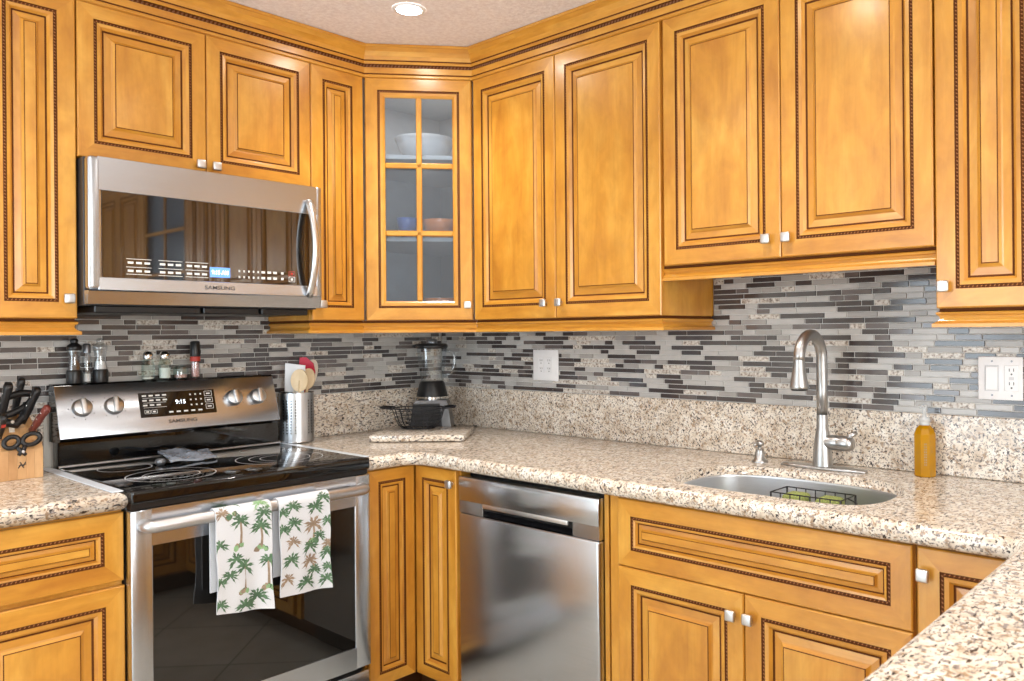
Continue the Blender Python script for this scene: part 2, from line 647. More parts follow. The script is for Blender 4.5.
MB().box((-3.84, YB - 0.055, 0.81), (-1.36, YB - 0.05, 2.19)).build('pane', 'pane', ww)

# ------------------------------------------------------------------ cabinet joinery
DT = 0.020      # door thickness


def bead_rope(mb, x0, x1, z0, z1, y, r=0.0036, pitch=0.0095, mat=0):
    """a carved rope of slanted beads running round a rectangle in the local XZ plane"""
    sides = [((x0, z0), (x1, z0)), ((x1, z0), (x1, z1)), ((x1, z1), (x0, z1)), ((x0, z1), (x0, z0))]
    for a, b in sides:
        L = math.hypot(b[0] - a[0], b[1] - a[1])
        n = max(1, int(L / pitch))
        dx, dz = (b[0] - a[0]) / L, (b[1] - a[1]) / L
        for k in range(n):
            t = (k + 0.5) / n * L
            cx, cz = a[0] + dx * t, a[1] + dz * t
            ex, ez = dx * 0.62 - dz * 0.78, dz * 0.62 + dx * 0.78      # slanted long axis
            fx, fz = -ez, ex
            vv = [(cx + ex * r * 1.45, y + 0.0008, cz + ez * r * 1.45), (cx - ex * r * 1.45, y + 0.0008, cz - ez * r * 1.45),
                  (cx + fx * r * 0.62, y + 0.0008, cz + fz * r * 0.62), (cx - fx * r * 0.62, y + 0.0008, cz - fz * r * 0.62),
                  (cx, y - r * 0.7, cz)]
            mb.add(vv, [(0, 4, 2), (2, 4, 1), (1, 4, 3), (3, 4, 0)], mat, smooth=True)


def rings_panel(mb, x0, x1, z0, z1, yb, prof, mats, center=True, center_mat=0, center_grain=(0, 0, 1)):
    """nested rectangles with mitred corners: prof = (inset, out); mats per band. Local: out = -Y"""
    def ring(i):
        ins, out = prof[i]
        return [(x0 + ins, yb - out, z0 + ins), (x1 - ins, yb - out, z0 + ins), (x1 - ins, yb - out, z1 - ins), (x0 + ins, yb - out, z1 - ins)]
    offs = [(random.random() * 9, random.random() * 9) for _ in range(4)]
    for i in range(len(prof) - 1):
        a, b = ring(i), ring(i + 1)
        for k in range(4):
            j = (k + 1) % 4
            g = (1, 0, 0) if k in (0, 2) else (0, 0, 1)
            mb.add([a[k], a[j], b[j], b[k]], [(0, 1, 2, 3)], mats[i], g)
            mb.off[-1] = offs[k]
    if center:
        mb.add(ring(len(prof) - 1), [(0, 1, 2, 3)], center_mat, center_grain)
    mb.add(ring(0), [(3, 2, 1, 0)], 0, (0, 0, 1))


def knob(parent, x, z, y):
    k = MB()
    k.lathe([(0.0065, 0.0), (0.006, 0.008), (0.008, 0.013)], 12, xf=Matrix.Translation((x, y, z)) @ Matrix.Rotation(PI / 2, 4, 'X'))
    k.box((x - 0.0145, y - 0.025, z - 0.0145), (x + 0.0145, y - 0.013, z + 0.0145), bev=0.0045, seg=3)
    return k.build('knob', 'knob', parent)


def panel_front(parent, kind, x0, x1, z0, z1, yb, knob_at=None, glass=False, frame=None):
    """a raised-panel door or drawer front; yb is the back face of the door"""
    w, h = x1 - x0, z1 - z0
    f = frame or 0.048
    half = min(w, h) / 2
    k = min(1.0, (half - f - 0.012) / 0.066)
    P = [(0.0, 0.0), (0.0, DT - 0.003), (0.003, DT), (f, DT), (f + 0.0012, DT - 0.0035), (f + 0.0086, DT - 0.0035), (f + 0.0096, DT - 0.0005)]
    mt = [0, 0, 0, 1, 1, 1]
    if glass:
        P += [(f + 0.020, DT - 0.001), (f + 0.028, DT - 0.006), (f + 0.028, 0.002)]
        mt += [0, 0, 0]
        mb = MB()
        rings_panel(mb, x0, x1, z0, z1, yb, P, mt, center=False)
        mb.f.pop(); mb.mi.pop(); mb.gr.pop(); mb.off.pop(); mb.sm.pop()
        gi = f + 0.028
        cx = (x0 + x1) / 2
        mb.box((cx - 0.011, yb - DT + 0.003, z0 + gi), (cx + 0.011, yb - 0.004, z1 - gi), 0, (0, 0, 1), 0.004)
        for q in (1, 2):
            zz = z0 + gi + (z1 - z0 - 2 * gi) * q / 3
            mb.box((x0 + gi, yb - DT + 0.003, zz - 0.011), (x1 - gi, yb - 0.004, zz + 0.011), 0, (1, 0, 0), 0.004)
    else:
        g = f + 0.0096
        P += [(g + 0.010 * k, DT - 0.002), (g + 0.017 * k, DT - 0.0105), (g + 0.0195 * k, DT - 0.0125), (g + 0.0225 * k, DT - 0.0125),
              (g + 0.041 * k, DT - 0.0100), (g + 0.045 * k, DT - 0.0075), (g + 0.0505 * k, DT - 0.0015), (g + 0.053 * k, DT - 0.0006)]
        mt += [0, 0, 1, 1, 0, 0, 0, 1]
        mb = MB()
        rings_panel(mb, x0, x1, z0, z1, yb, P, mt, center_grain=(1, 0, 0) if kind == 'drawer_front' else (0, 0, 1))
    d = mb.build(kind, ['wood', 'glaze'], parent)
    rp = MB()
    c = f + 0.0049
    bead_rope(rp, x0 + c, x1 - c, z0 + c, z1 - c, yb - DT + 0.0036)
    rp.build('rope_molding', 'rope', d)
    if glass:
        gp = MB()
        gp.box((x0 + f + 0.022, yb - 0.0075, z0 + f + 0.022), (x1 - f - 0.022, yb - 0.0045, z1 - f - 0.022))
        gp.build('glass_pane', 'frost', d)
    if knob_at:
        knob(d, knob_at[0], knob_at[1], yb - DT)
    return d


RAIL = [(-0.02, 1.4025), (-0.002, 1.4025), (-0.002, 1.396), (0.004, 1.393), (0.006, 1.390), (0.004, 1.386), (-0.001, 1.383), (-0.003, 1.377),
        (0.001, 1.370), (0.009, 1.365), (0.013, 1.363), (0.013, 1.354), (-0.02, 1.354), (-0.02, 1.4025)]
UD = 0.315       # depth of the wall cabinet boxes


def light_rail(parent, path, dz=0.0):
    mb = MB()
    mb.sweep(path, [(a, b + dz) for a, b in RAIL], 0, mats=[0, 1, 1, 0, 0, 0, 0, 0, 0, 0, 0, 0, 0])  # upper bands darkened to stand in for the shaded gap under the door
    return mb.build('light_rail', ['wood', 'glaze'], parent)


def upper(name, label, rz, origin, x0, x1, zb, doors, left_open=False, right_open=False, cut=0.0):
    t = thing(name, label, 'cabinet', origin, rz)
    MB().box((x0, -UD, zb - 0.0), (x1, -0.002, 2.44), 0, (0, 0, 1), 0.0015).build('carcass', 'wood', t)
    for d in doors:
        panel_front(t, 'door', d[0], d[1], zb + 0.001, 2.366, -UD - 0.0005, d[2])
    path = [(x0, -UD), (x1, -UD)]
    if left_open:
        path = [(x0 + 0.001, -0.012)] + [(x0 + 0.001, -UD)] + path[1:]
    if right_open:
        path = path[:-1] + [(x1 - 0.001, -UD), (x1 - 0.001, -0.012)]
    # sweep's outside is on the right of travel: run left to right along the front
    if abs(x1 + 0.6505) < 1e-6:
        path[-1] = (x1 + 0.007, -UD)
    if abs(x0 - 0.6245) < 1e-6:
        path[0] = (x0 - 0.007, -UD)
    light_rail(t, path, zb - 1.4025)
    return t


G = 0.0018
# range wall (origin at the room corner, local X = world X)
upper('wall_cabinet', 'tall wall cabinet over the knife block, cut by the frame beside the microwave', 0, (0, 0, 0), -2.075, -1.6485, 1.4025,
      [(-2.07, -1.8845, None), (-1.8815, -1.6505, (-1.676, 1.462))], right_open=True)
t = thing('wall_cabinet', 'short two-door wall cabinet directly above the microwave', 'cabinet')
MB().box((-1.6465, -UD, 1.8935), (-0.8795, -0.002, 2.44), 0, (0, 0, 1), 0.0015).build('carcass', 'wood', t)
panel_front(t, 'door', -1.6465, -1.2642, 1.894, 2.366, -UD - 0.0005, (-1.288, 1.922), frame=0.045)
panel_front(t, 'door', -1.2612, -0.8795, 1.894, 2.366, -UD - 0.0005, (-1.236, 1.922), frame=0.045)
upper('wall_cabinet', 'narrow one-door wall cabinet between the microwave and the glass corner cabinet', 0, (0, 0, 0), -0.8775, -0.6505, 1.4025,
      [(-0.8765, -0.6515, (-0.842, 1.463))], left_open=True)

# sink wall (local X = -world Y)
upper('wall_cabinet', 'tall two-door wall cabinet between the glass corner cabinet and the raised sink cabinet', RB, (0, 0, 0), 0.6245, 1.5395, 1.4025,
      [(0.6265, 1.0735, (1.0245, 1.459)), (1.0765, 1.547, (1.101, 1.459))], right_open=True)
upper('wall_cabinet', 'raised two-door wall cabinet above the sink and faucet', RB, (0, 0, 0), 1.5415, 2.4125, 1.5635,
      [(1.5605, 1.9785, (1.938, 1.620)), (1.9815, 2.4115, (2.003, 1.620))])
upper('wall_cabinet', 'low wall cabinet over the switch plate at the frame edge', RB, (0, 0, 0), 2.4155, 2.6755, 1.4025,
      [(2.4175, 2.6745, (2.439, 1.458))], left_open=True)

# diagonal glass corner cabinet
P1, P2 = Vector((-0.6485, -0.3355)), Vector((-0.3355, -0.6225))
dv = (P2 - P1)
DL = dv.length
drz = math.atan2(dv.y, dv.x)
dn = Vector((dv.y, -dv.x)).normalized()          # towards the room
t = thing('corner_cabinet', 'diagonal corner wall cabinet with a six-pane glass door', 'cabinet', (P1.x, P1.y, 0), drz)
# local: X along the face, Y into the corner
body = MB()


def loc2(p):
    q = Vector((p[0], p[1])) - P1
    e = dv.normalized()
    return (q.dot(e), q.dot(-dn))


outline = [loc2(p) for p in ((-0.6485, -0.318), (-0.6485, -0.003), (-0.003, -0.003), (-0.003, -0.6225), (-0.318, -0.6225))]
yf = 0.021
outline = [(0.0, yf)] + [p for p in outline[1:4]] + [(DL, yf)]
for zz, hh in ((1.4025, 0.018), (1.72, 0.016), (2.05, 0.016), (2.372, 0.018)):
    n = len(outline)
    vv = [(p[0], p[1], zz) for p in outline] + [(p[0], p[1], zz + hh) for p in outline]
    body.add(vv, [tuple(reversed(range(n))), tuple(range(n, 2 * n))] + [(i, (i + 1) % n, n + (i + 1) % n, n + i) for i in range(n)], 1, (1, 0, 0))
for i in range(4):
    a, b = Vector(outline[i]), Vector(outline[i + 1])
    e = (b - a).normalized()
    nn = Vector((e.y, -e.x)) * 0.006
    q = [a, b, b + nn, a + nn]
    vv = [(p.x, p.y, 1.4025) for p in q] + [(p.x, p.y, 2.40) for p in q]
    body.add(vv, [(0, 1, 5, 4), (2, 3, 7, 6), (1, 2, 6, 5), (3, 0, 4, 7), (0, 3, 2, 1), (4, 5, 6, 7)], 1, (0, 0, 1))
for (a, b) in (((0.0, yf, 1.4025), (0.03, yf + 0.018, 2.40)), ((DL - 0.03, yf, 1.4025), (DL, yf + 0.018, 2.40)),
               ((0.0, yf, 2.34), (DL, yf + 0.018, 2.44)), ((0.0, yf, 1.4025), (DL, yf + 0.018, 1.425))):
    body.box(a, b, 0, (0, 0, 1))
body.build('carcass', ['wood', 'inside'], t)
panel_front(t, 'door', 0.004, DL - 0.004, 1.4035, 2.366, yf - 0.0005, (DL - 0.024, 1.463), glass=True)
light_rail(t, [(-0.011, yf - 0.004), (DL + 0.011, yf - 0.004)])


def corner_pt(x, y, z):
    e = dv.normalized()
    w = P1 + e * x - dn * y
    return (w.x, w.y, z)


# things seen through the cabinet glass
def bowl(name, label, cat, loc, r, h, mat):
    mb = MB()
    mb.lathe([(r * 0.45, 0.0), (r * 0.5, 0.006), (r * 0.85, h * 0.5), (r, h), (r * 0.95, h), (r * 0.8, h * 0.5), (r * 0.42, 0.012), (0.0, 0.010)], 28)
    o = mb.build(name, mat)
    o.location = loc
    return tag(o, label, cat)


bowl('bowl', 'wide white bowl blurred behind the top glass panes of the corner cabinet', 'bowl', corner_pt(0.22, 0.19, 2.0665), 0.125, 0.10, 'ceramic')
bowl('bowl', 'orange bowl blurred behind the middle glass panes of the corner cabinet', 'bowl', corner_pt(0.285, 0.15, 1.7365), 0.075, 0.085, 'orange')
bowl('cup', 'blue cup blurred behind the middle glass panes of the corner cabinet', 'cup', corner_pt(0.15, 0.13, 1.7365), 0.042, 0.09, 'bluecup')
bowl('bowl', 'orange bowl blurred behind the bottom glass panes of the corner cabinet', 'bowl', corner_pt(0.285, 0.15, 1.421), 0.07, 0.075, 'orange')

t = thing('puck_light', 'small lamp under the top of the glass corner cabinet', 'light', corner_pt(0.21, 0.14, 2.3715))
MB().lathe([(0.0, -0.0102), (0.026, -0.0100)], 20, cap=False).build('lens', 'puck', t)
MB().lathe([(0.026, -0.0100), (0.030, -0.008), (0.030, -0.0002)], 20, cap=False).build('housing', 'white', t)

# glass-door cabinet beyond the frame, which the microwave door mirrors
t = thing('wall_cabinet', 'glass-door wall cabinet beyond the peninsula, mirrored in the microwave door', 'cabinet', (0, 0, 0), RB)
MB().box((2.8315, -UD + 0.02, 1.4025), (3.58, -0.002, 2.44), 1, (0, 0, 1)).build('carcass', ['wood', 'inside'], t)
panel_front(t, 'door', 2.833, 3.578, 1.4035, 2.366, -UD - 0.0005, None, glass=True)
upper('wall_cabinet', 'one-door wall cabinet beyond the frame edge, before the mirrored glass-door cabinet', RB, (0, 0, 0), 2.6775, 2.8295, 1.4025, [(2.679, 2.828, None)])
upper('wall_cabinet', 'two-door wall cabinet beyond the frame, after the mirrored glass-door cabinet', RB, (0, 0, 0), 3.582, 4.40, 1.4025,
      [(3.584, 3.99, None), (3.993, 4.398, None)])

# crown moulding over the whole run
cr = thing('crown_molding', 'honey crown molding with a dark rope line running along the ceiling over the wall cabinets', 'molding')
face = 0.318
cp = [(-2.08, -face), (-0.6405, -face), (-0.318, -0.6145), (-face, -2.70)]
prof = [(-0.003, 2.440), (-0.003, 2.366), (0.019, 2.366), (0.022, 2.369), (0.022, 2.375), (0.020, 2.378), (0.0205, 2.383), (0.0215, 2.405), (0.019, 2.4065),
        (0.019, 2.4175), (0.024, 2.4185), (0.027, 2.423), (0.026, 2.429), (0.027, 2.434), (0.032, 2.448), (0.041, 2.464), (0.052, 2.476),
        (0.055, 2.478), (0.055, 2.488), (-0.003, 2.488)]
mb = MB()
mts = [0, 0, 0, 0, 0, 1, 0, 0, 1, 1, 0, 0, 1, 0, 0, 0, 0, 0, 0]
mb.sweep(cp, prof, 0, mats=mts)
mb.build('molding_profile', ['wood', 'glaze'], cr)
rp = MB()
cpv = [Vector(p) for p in cp]
for i in range(3):
    a, b = cpv[i], cpv[i + 1]
    d = (b - a).normalized()
    nn = Vector((d.y, -d.x))
    L = (b - a).length
    n = int(L / 0.0135)
    for k in range(n):
        p = a + d * ((k + 0.5) / n * L) + nn * 0.0195
        r = 0.0062
        ex = Vector((d.x * 0.62, d.y * 0.62, 0.78))
        fx = Vector((-d.x * 0.78, -d.y * 0.78, 0.62))
        c0 = Vector((p.x, p.y, 2.412))
        o3 = Vector((nn.x, nn.y, 0))
        vv = [c0 + ex * r * 1.35, c0 - ex * r * 1.35, c0 + fx * r * 0.6, c0 - fx * r * 0.6, c0 + o3 * r * 0.8]
        rp.add(vv, [(0, 4, 2), (2, 4, 1), (1, 4, 3), (3, 4, 0)], 0, smooth=True)
rp.build('rope_molding', 'rope_dark', cr)

# ------------------------------------------------------------------ base cabinets
ZT = 0.870      # top of the base cabinet boxes
BD = 0.637


def base_box(mb, x0, x1):
    mb.box((x0, -BD, 0.10), (x1, -0.003, ZT), 0, (0, 0, 1), 0.001)
    mb.box((x0 + 0.001, -BD + 0.07, 0.0), (x1 - 0.001, -BD + 0.085, 0.10), 1)


t = thing('base_cabinet', 'drawer and two-door base cabinet under the knife block', 'cabinet')
mb = MB()
base_box(mb, -2.42, -1.6385)
mb.build('carcass', ['wood', 'toe'], t)
panel_front(t, 'drawer_front', -2.415, -1.6395, 0.6745, 0.863, -BD - 0.0005, (-2.03, 0.768))
panel_front(t, 'door', -2.415, -2.029, 0.115, 0.660, -BD - 0.0005, (-2.055, 0.61))
panel_front(t, 'door', -2.026, -1.6375, 0.115, 0.660, -BD - 0.0005, (-2.0, 0.61))

t = thing('corner_base_cabinet', 'inside-corner base cabinet with two hinged narrow doors between range and dishwasher', 'cabinet')
mb = MB()
mb.box((-0.8625, -BD, 0.10), (-0.003, -0.003, ZT), 0, (0, 0, 1))
mb.box((-BD, -0.8955, 0.10), (-0.003, -BD, ZT), 0, (0, 0, 1))
mb.box((-0.862, -BD + 0.07, 0), (-BD + 0.07, -BD + 0.085, 0.10), 1)
mb.box((-BD + 0.07, -0.895, 0), (-BD + 0.085, -BD + 0.085, 0.10), 1)
mb.build('carcass', ['wood', 'toe'], t)
panel_front(t, 'door', -0.8565, -0.6590, 0.100, 0.866, -BD - 0.0005, None, frame=0.041)
dB = panel_front(t, 'door', 0.6590, 0.8885, 0.100, 0.866, -BD - 0.0005, (0.870, 0.820), frame=0.041)
dB.rotation_euler = (0, 0, RB)

t = thing('sink_base_cabinet', 'sink base cabinet with wide false drawer front and two doors', 'cabinet', (0, 0, 0), RB)
mb = MB()
for a, b in ((1.577, 1.593), (2.448, 2.464)):
    mb.box((a, -BD, 0.10), (b, -0.003, ZT))
mb.box((1.593, -BD, 0.10), (2.448, -0.003, 0.116), 0, (1, 0, 0))
mb.box((1.593, -0.012, 0.116), (2.448, -0.003, ZT - 0.02))
for a, b in ((0.116, 0.15), (0.64, 0.70), (0.83, ZT)):
    mb.box((1.593, -BD, a), (2.448, -BD + 0.018, b), 0, (1, 0, 0))
mb.box((2.02, -BD, 0.15), (2.048, -BD + 0.018, 0.64))
mb.box((1.578, -BD + 0.07, 0.0), (2.463, -BD + 0.085, 0.10), 1)
mb.box((1.5425, -0.628, 0.10), (1.560, -0.59, ZT), 0, (0, 0, 1), 0.001)
mb.box((1.577, -BD - 0.0045, 0.10), (1.6135, -BD, ZT), 0, (0, 0, 1), 0.001)
mb.build('carcass', ['wood', 'toe'], t)
panel_front(t, 'drawer_front', 1.6165, 2.462, 0.6715, 0.866, -BD - 0.0005, None)
panel_front(t, 'door', 1.6165, 2.0325, 0.115, 0.6685, -BD - 0.0005, (2.003, 0.612))
panel_front(t, 'door', 2.0355, 2.462, 0.115, 0.6685, -BD - 0.0005, (2.053, 0.612))

t = thing('base_cabinet', 'narrow base cabinet squeezed between sink cabinet and peninsula', 'cabinet', (0, 0, 0), RB)
mb = MB()
base_box(mb, 2.4655, 2.726)
mb.build('carcass', ['wood', 'toe'], t)
panel_front(t, 'door', 2.4735, 2.7215, 0.115, 0.866, -BD - 0.0005, (2.4905, 0.808))

t = thing('peninsula_cabinet', 'base cabinets below the granite peninsula at the lower frame edge', 'cabinet')
mb = MB()
mb.box((-1.98, -3.33, 0.10), (-0.003, -2.727, ZT), 0, (0, 0, 1))
mb.box((-1.97, -3.32, 0.0), (-0.003, -2.80, 0.10), 1)
mb.build('carcass', ['wood', 'toe'], t)
for k in range(3):
    x = -1.97 + k * 0.44
    d = panel_front(t, 'door', -x - 0.43, -x, 0.115, 0.866, 0.0, None)
    d.location = (0, -2.7265, 0)
    d.rotation_euler = (0, 0, PI)

# ------------------------------------------------------------------ worktops
ZW = 0.920
SINK = [(-0.552, -1.752), (-0.46, -1.722), (-0.345, -1.72), (-0.262, -1.76), (-0.222, -1.84), (-0.205, -1.95), (-0.205, -2.08), (-0.222, -2.20),
        (-0.262, -2.285), (-0.32, -2.322), (-0.42, -2.337), (-0.51, -2.330), (-0.568, -2.295), (-0.597, -2.21), (-0.602, -2.05), (-0.598, -1.89), (-0.588, -1.805)]


def smooth_loop(pts, n=4):
    out = []
    m = len(pts)
    for i in range(m):
        p0, p1, p2, p3 = (Vector(pts[(i + k - 1) % m]) for k in range(4))
        for j in range(n):
            t = j / n
            out.append(0.5 * ((2 * p1) + (-p0 + p2) * t + (2 * p0 - 5 * p1 + 4 * p2 - p3) * t * t + (-p0 + 3 * p1 - 3 * p2 + p3) * t ** 3))
    return out


def offset_loop(pts, d):
    """positive d moves to the left of travel (inward on a CCW loop)"""
    m = len(pts)
    out = []
    for i in range(m):
        a = (pts[i] - pts[i - 1]).normalized()
        b = (pts[(i + 1) % m] - pts[i]).normalized()
        n1, n2 = Vector((-a.y, a.x)), Vector((-b.y, b.x))
        s = n1 + n2
        s = s / max(0.3, s.length_squared / 2)
        out.append(pts[i] + s * d)
    return out


def slab(name, outline, z0, z1, r, label, cat, hole=None, mat='granite'):
    bm = bmesh.new()
    pts = [Vector(p) for p in outline]
    if sum(pts[i - 1].cross(pts[i]) for i in range(len(pts))) < 0:
        pts.reverse()
    prof = []
    for k in range(7):
        a = k / 6 * PI / 2
        prof.append((r * (1 - math.cos(a)), z0 + r - r * math.sin(a)))
    prof.reverse()
    top = []
    for k in range(7):
        a = k / 6 * PI / 2
        top.append((r * (1 - math.cos(a)), z1 - r + r * math.sin(a)))
    prof += top
    loops = []
    for ins, z in prof:
        loops.append([bm.verts.new((p.x, p.y, z)) for p in offset_loop(pts, ins)])
    n = len(pts)
    for a, b in zip(loops[:-1], loops[1:]):
        for i in range(n):
            f = bm.faces.new((a[i], a[(i + 1) % n], b[(i + 1) % n], b[i]))
            f.smooth = True
    hb = ht = None
    if hole:
        hp = [Vector(p) for p in hole]
        if sum(hp[i - 1].cross(hp[i]) for i in range(len(hp))) < 0:
            hp.reverse()
        hprof = [(-0.004, z1), (-0.0012, z1 - 0.0012), (0.0, z1 - 0.004), (0.0, 0.894)]
        hl = [[bm.verts.new((p.x, p.y, z)) for p in offset_loop(hp, o)] for o, z in hprof]
        m = len(hp)
        for a, b in zip(hl[:-1], hl[1:]):
            for i in range(m):
                f = bm.faces.new((a[i], b[i], b[(i + 1) % m], a[(i + 1) % m]))
                f.smooth = True
                f.normal_update()
        ht, hb = hl[0], hl[-1]
    for loop, hloop, up in ((loops[-1], ht, True), (loops[0], hb, False)):
        ed = [bm.edges.get((loop[i], loop[(i + 1) % n])) or bm.edges.new((loop[i], loop[(i + 1) % n])) for i in range(n)]
        if hloop:
            m = len(hloop)
            ed += [bm.edges.get((hloop[i], hloop[(i + 1) % m])) or bm.edges.new((hloop[i], hloop[(i + 1) % m])) for i in range(m)]
        res = bmesh.ops.triangle_fill(bm, edges=ed, use_beauty=True, normal=(0, 0, 1 if up else -1))
        for g in res['geom']:
            if isinstance(g, bmesh.types.BMFace):
                g.normal_update()
                if (g.normal.z > 0) != up:
                    g.normal_flip()
    me = bpy.data.meshes.new(name)
    bm.to_mesh(me)
    bm.free()
    me.materials.append(M[mat])
    o = bpy.data.objects.new(name, me)
    C.objects.link(o)
    return tag(o, label, cat)


def arc(cx, cy, r, a0, a1, n=6):
    return [(cx + r * math.cos(math.radians(a0 + (a1 - a0) * k / n)), cy + r * math.sin(math.radians(a0 + (a1 - a0) * k / n))) for k in range(n + 1)]


FE = 0.686
ri = 0.06
out = [(-0.871, -0.001), (-0.871, -FE)] + arc(-FE - ri, -FE - ri, ri, 90, 0)[0:]
out += arc(-FE - 0.035, -2.692 + 0.035, 0.035, 0, -90)
out += [(-2.02, -2.692), (-2.02, -3.36), (-0.001, -3.36), (-0.001, -0.001)]
hole = smooth_loop(SINK)
slab('countertop', out, 0.872, ZW, 0.0215, 'speckled granite worktop from the range round the corner, past the sink to the peninsula', 'worktop', hole)
slab('countertop', [(-2.44, -0.001), (-2.44, -FE), (-1.6385, -FE), (-1.6385, -0.001)], 0.872, ZW, 0.0215,
     'short speckled granite worktop carrying the knife block', 'worktop')


def upstand(label, a, b):
    mb = MB()
    mb.box(a, b, 0, bev=0.002)
    return tag(mb.build('granite_backsplash', 'granite'), label, 'backsplash')


ZG = 1.098
upstand('granite upstand behind the utensil crock, range side of the corner', (-0.871, -0.0205, ZW + 0.0005), (-0.0015, -0.0015, ZG))
upstand('granite upstand in the corner beside the blender, up to the seam', (-0.0205, -0.4825, ZW + 0.0005), (-0.0015, -0.0215, ZG))
upstand('long granite upstand behind the faucet and soap bottle', (-0.0205, -3.36, ZW + 0.0005), (-0.0015, -0.4845, ZG))
upstand('granite upstand behind the knife block', (-2.44, -0.0205, ZW + 0.0005), (-1.655, -0.0015, ZG))


# mosaic tiles
def tiles(name, x0, x1, z0, z1, rz, notch=None):
    """local frame as the wall cabinets: X right, -Y out of the wall"""
    mb = MB()
    mb.box((x0, -0.008, z0), (x1, -0.0008, z1), 0)
    if notch:
        for a, b, zz in notch:
            mb.box((a, -0.008, z1), (b, -0.0008, zz), 0)
    pitch = 0.0181
    rnd = random.Random(11 if rz == 0 else 5)
    z = z0 + 0.001
    while z < 1.56:
        spans = [(x0, x1)] if z + pitch < z1 + 0.012 else [(a, b) for a, b, zz in (notch or []) if z + pitch < zz + 0.012]
        x = x0 - rnd.random() * 0.12
        lastdark = False
        while x < x1:
            r = rnd.random()
            if lastdark:
                r = 0.22 + r * 0.78
            if r < 0.40:
                m, L = 1, rnd.choice((0.04, 0.06, 0.085, 0.11, 0.14, 0.16))
            elif r < 0.52:
                m, L = 2, rnd.choice((0.05, 0.075, 0.1))
            elif r < 0.72:
                m, L = 3, rnd.choice((0.05, 0.075, 0.1, 0.14))
            elif r < 0.86:
                m, L = 4, rnd.choice((0.05, 0.075, 0.1))
            else:
                m, L = 5, rnd.choice((0.05, 0.075, 0.1, 0.12))
            lastdark = m in (1, 2)
            for a, b in spans:
                xa, xb = max(x, a), min(x + L - 0.002, b)
                if xb - xa > 0.006:
                    y = -0.0105 - rnd.random() * 0.0012
                    za, zb = z + 0.0009, z + pitch - 0.0009
                    e = 0.0012
                    vv = [(xa, -0.0079, za), (xb, -0.0079, za), (xb, -0.0079, zb), (xa, -0.0079, zb),
                          (xa + e, y, za + e), (xb - e, y, za + e), (xb - e, y, zb - e), (xa + e, y, zb - e)]
                    mb.add(vv, [(4, 5, 6, 7), (0, 1, 5, 4), (1, 2, 6, 5), (2, 3, 7, 6), (3, 0, 4, 7)], m)
            x += L
        z += pitch
    o = mb.build(name, ['grout', 'tile_dark', 'tile_brown', 'tile_pale', 'tile_grey', 'tile_stone'])
    o.rotation_euler = (0, 0, rz)
    return tag(o, kind='structure')


tiles('wall_tile_range', -2.44, -0.012, ZG, 1.399, 0, [(-1.646, -0.881, 1.448)])
tiles('wall_tile_sink', 0.012, 3.36, ZG, 1.399, RB, [(1.545, 2.412, 1.56)])


# thin joints where the strips lie between worktop and range
def gap_strip(label, x0, x1, y0, y1):
    mb = MB()
    mb.box((x0, y0, ZW + 0.0006), (x1, y1, ZW + 0.0036), 0, bev=0.001)
    return tag(mb.build('gap_strip', 'gap'), label, 'strip')


gap_strip('pale strip along the cooktop edge beside the knife block', -1.672, -1.642, -0.665, -0.03)
gap_strip('pale strip along the cooktop edge beside the utensil crock', -0.882, -0.857, -0.665, -0.03)

# ------------------------------------------------------------------ range
RX0, RX1 = -1.6365, -0.8785
RC = (RX0 + RX1) / 2
t = thing('range', 'freestanding stainless electric range with black glass cooktop and backguard', 'range')
mb = MB()
mb.box((RX0 + 0.003, -0.655, 0.02), (RX1 - 0.003, -0.03, 0.885), 0, bev=0.002)
for x in (RX0 + 0.05, RX1 - 0.05):
    for y in (-0.6, -0.1):
        mb.lathe([(0.018, 0), (0.018, 0.02)], 10, xf=Matrix.Translation((x, y, 0)))
mb.build('body', 'dark_steel', t)
mb = MB()
mb.box((RX0, -0.706, 0.886), (RX1 - 0.003, -0.09, 0.924), 0, bev=0.005, seg=3)
ck = mb.build('cooktop', 'black_gloss', t)
mb = MB()
ztop = 0.9243


def flat_ring(mb, cx, cy, r, w=0.003, n=56):
    vv, ff = [], []
    for k in range(n):
        a = 2 * PI * k / n
        vv += [(cx + (r - w) * math.cos(a), cy + (r - w) * math.sin(a), ztop), (cx + r * math.cos(a), cy + r * math.sin(a), ztop)]
    for k in range(n):
        j = (k + 1) % n
        ff.append((2 * k, 2 * k + 1, 2 * j + 1, 2 * j))
    mb.add(vv, ff, 0)


for (cx, cy, rs) in ((-1.495, -0.255, (0.078,)), (-1.452, -0.505, (0.125, 0.08)), (-1.255, -0.205, (0.068,)), (-1.075, -0.455, (0.142, 0.10, 0.065)),
                     (-1.02, -0.225, (0.078,))):
    for r in rs:
        mb = MB()
        flat_ring(mb, cx, cy, r)
        mb.build('burner_ring', 'burner', ck)
# slim metal edge of the cooktop at the back
MB().box((RX0 + 0.002, -0.0985, 0.924), (RX1 - 0.002, -0.09, 0.931), 0, (1, 0, 0), 0.001).build('rear_trim', 'steel_soft', t)
# backguard
mb = MB()
mb.box((RX0 + 0.004, -0.088, 0.90), (RX1 - 0.004, -0.030, 1.03), 0, bev=0.002)
side = [(-0.092, 1.006), (-0.131, 1.010), (-0.136, 1.018), (-0.079, 1.188), (-0.070, 1.194), (-0.030, 1.194), (-0.030, 1.006)]
n = len(side)
vv = [(RX0 - 0.006, y, z) for y, z in side] + [(RX1 - 0.024, y, z) for y, z in side]
mb.add(vv, [tuple(range(n)), tuple(reversed(range(n, 2 * n)))] + [(i, n + i, n + (i + 1) % n, (i + 1) % n) for i in range(n)], 0)
bgd = mb.build('backguard', 'black_gloss', t)
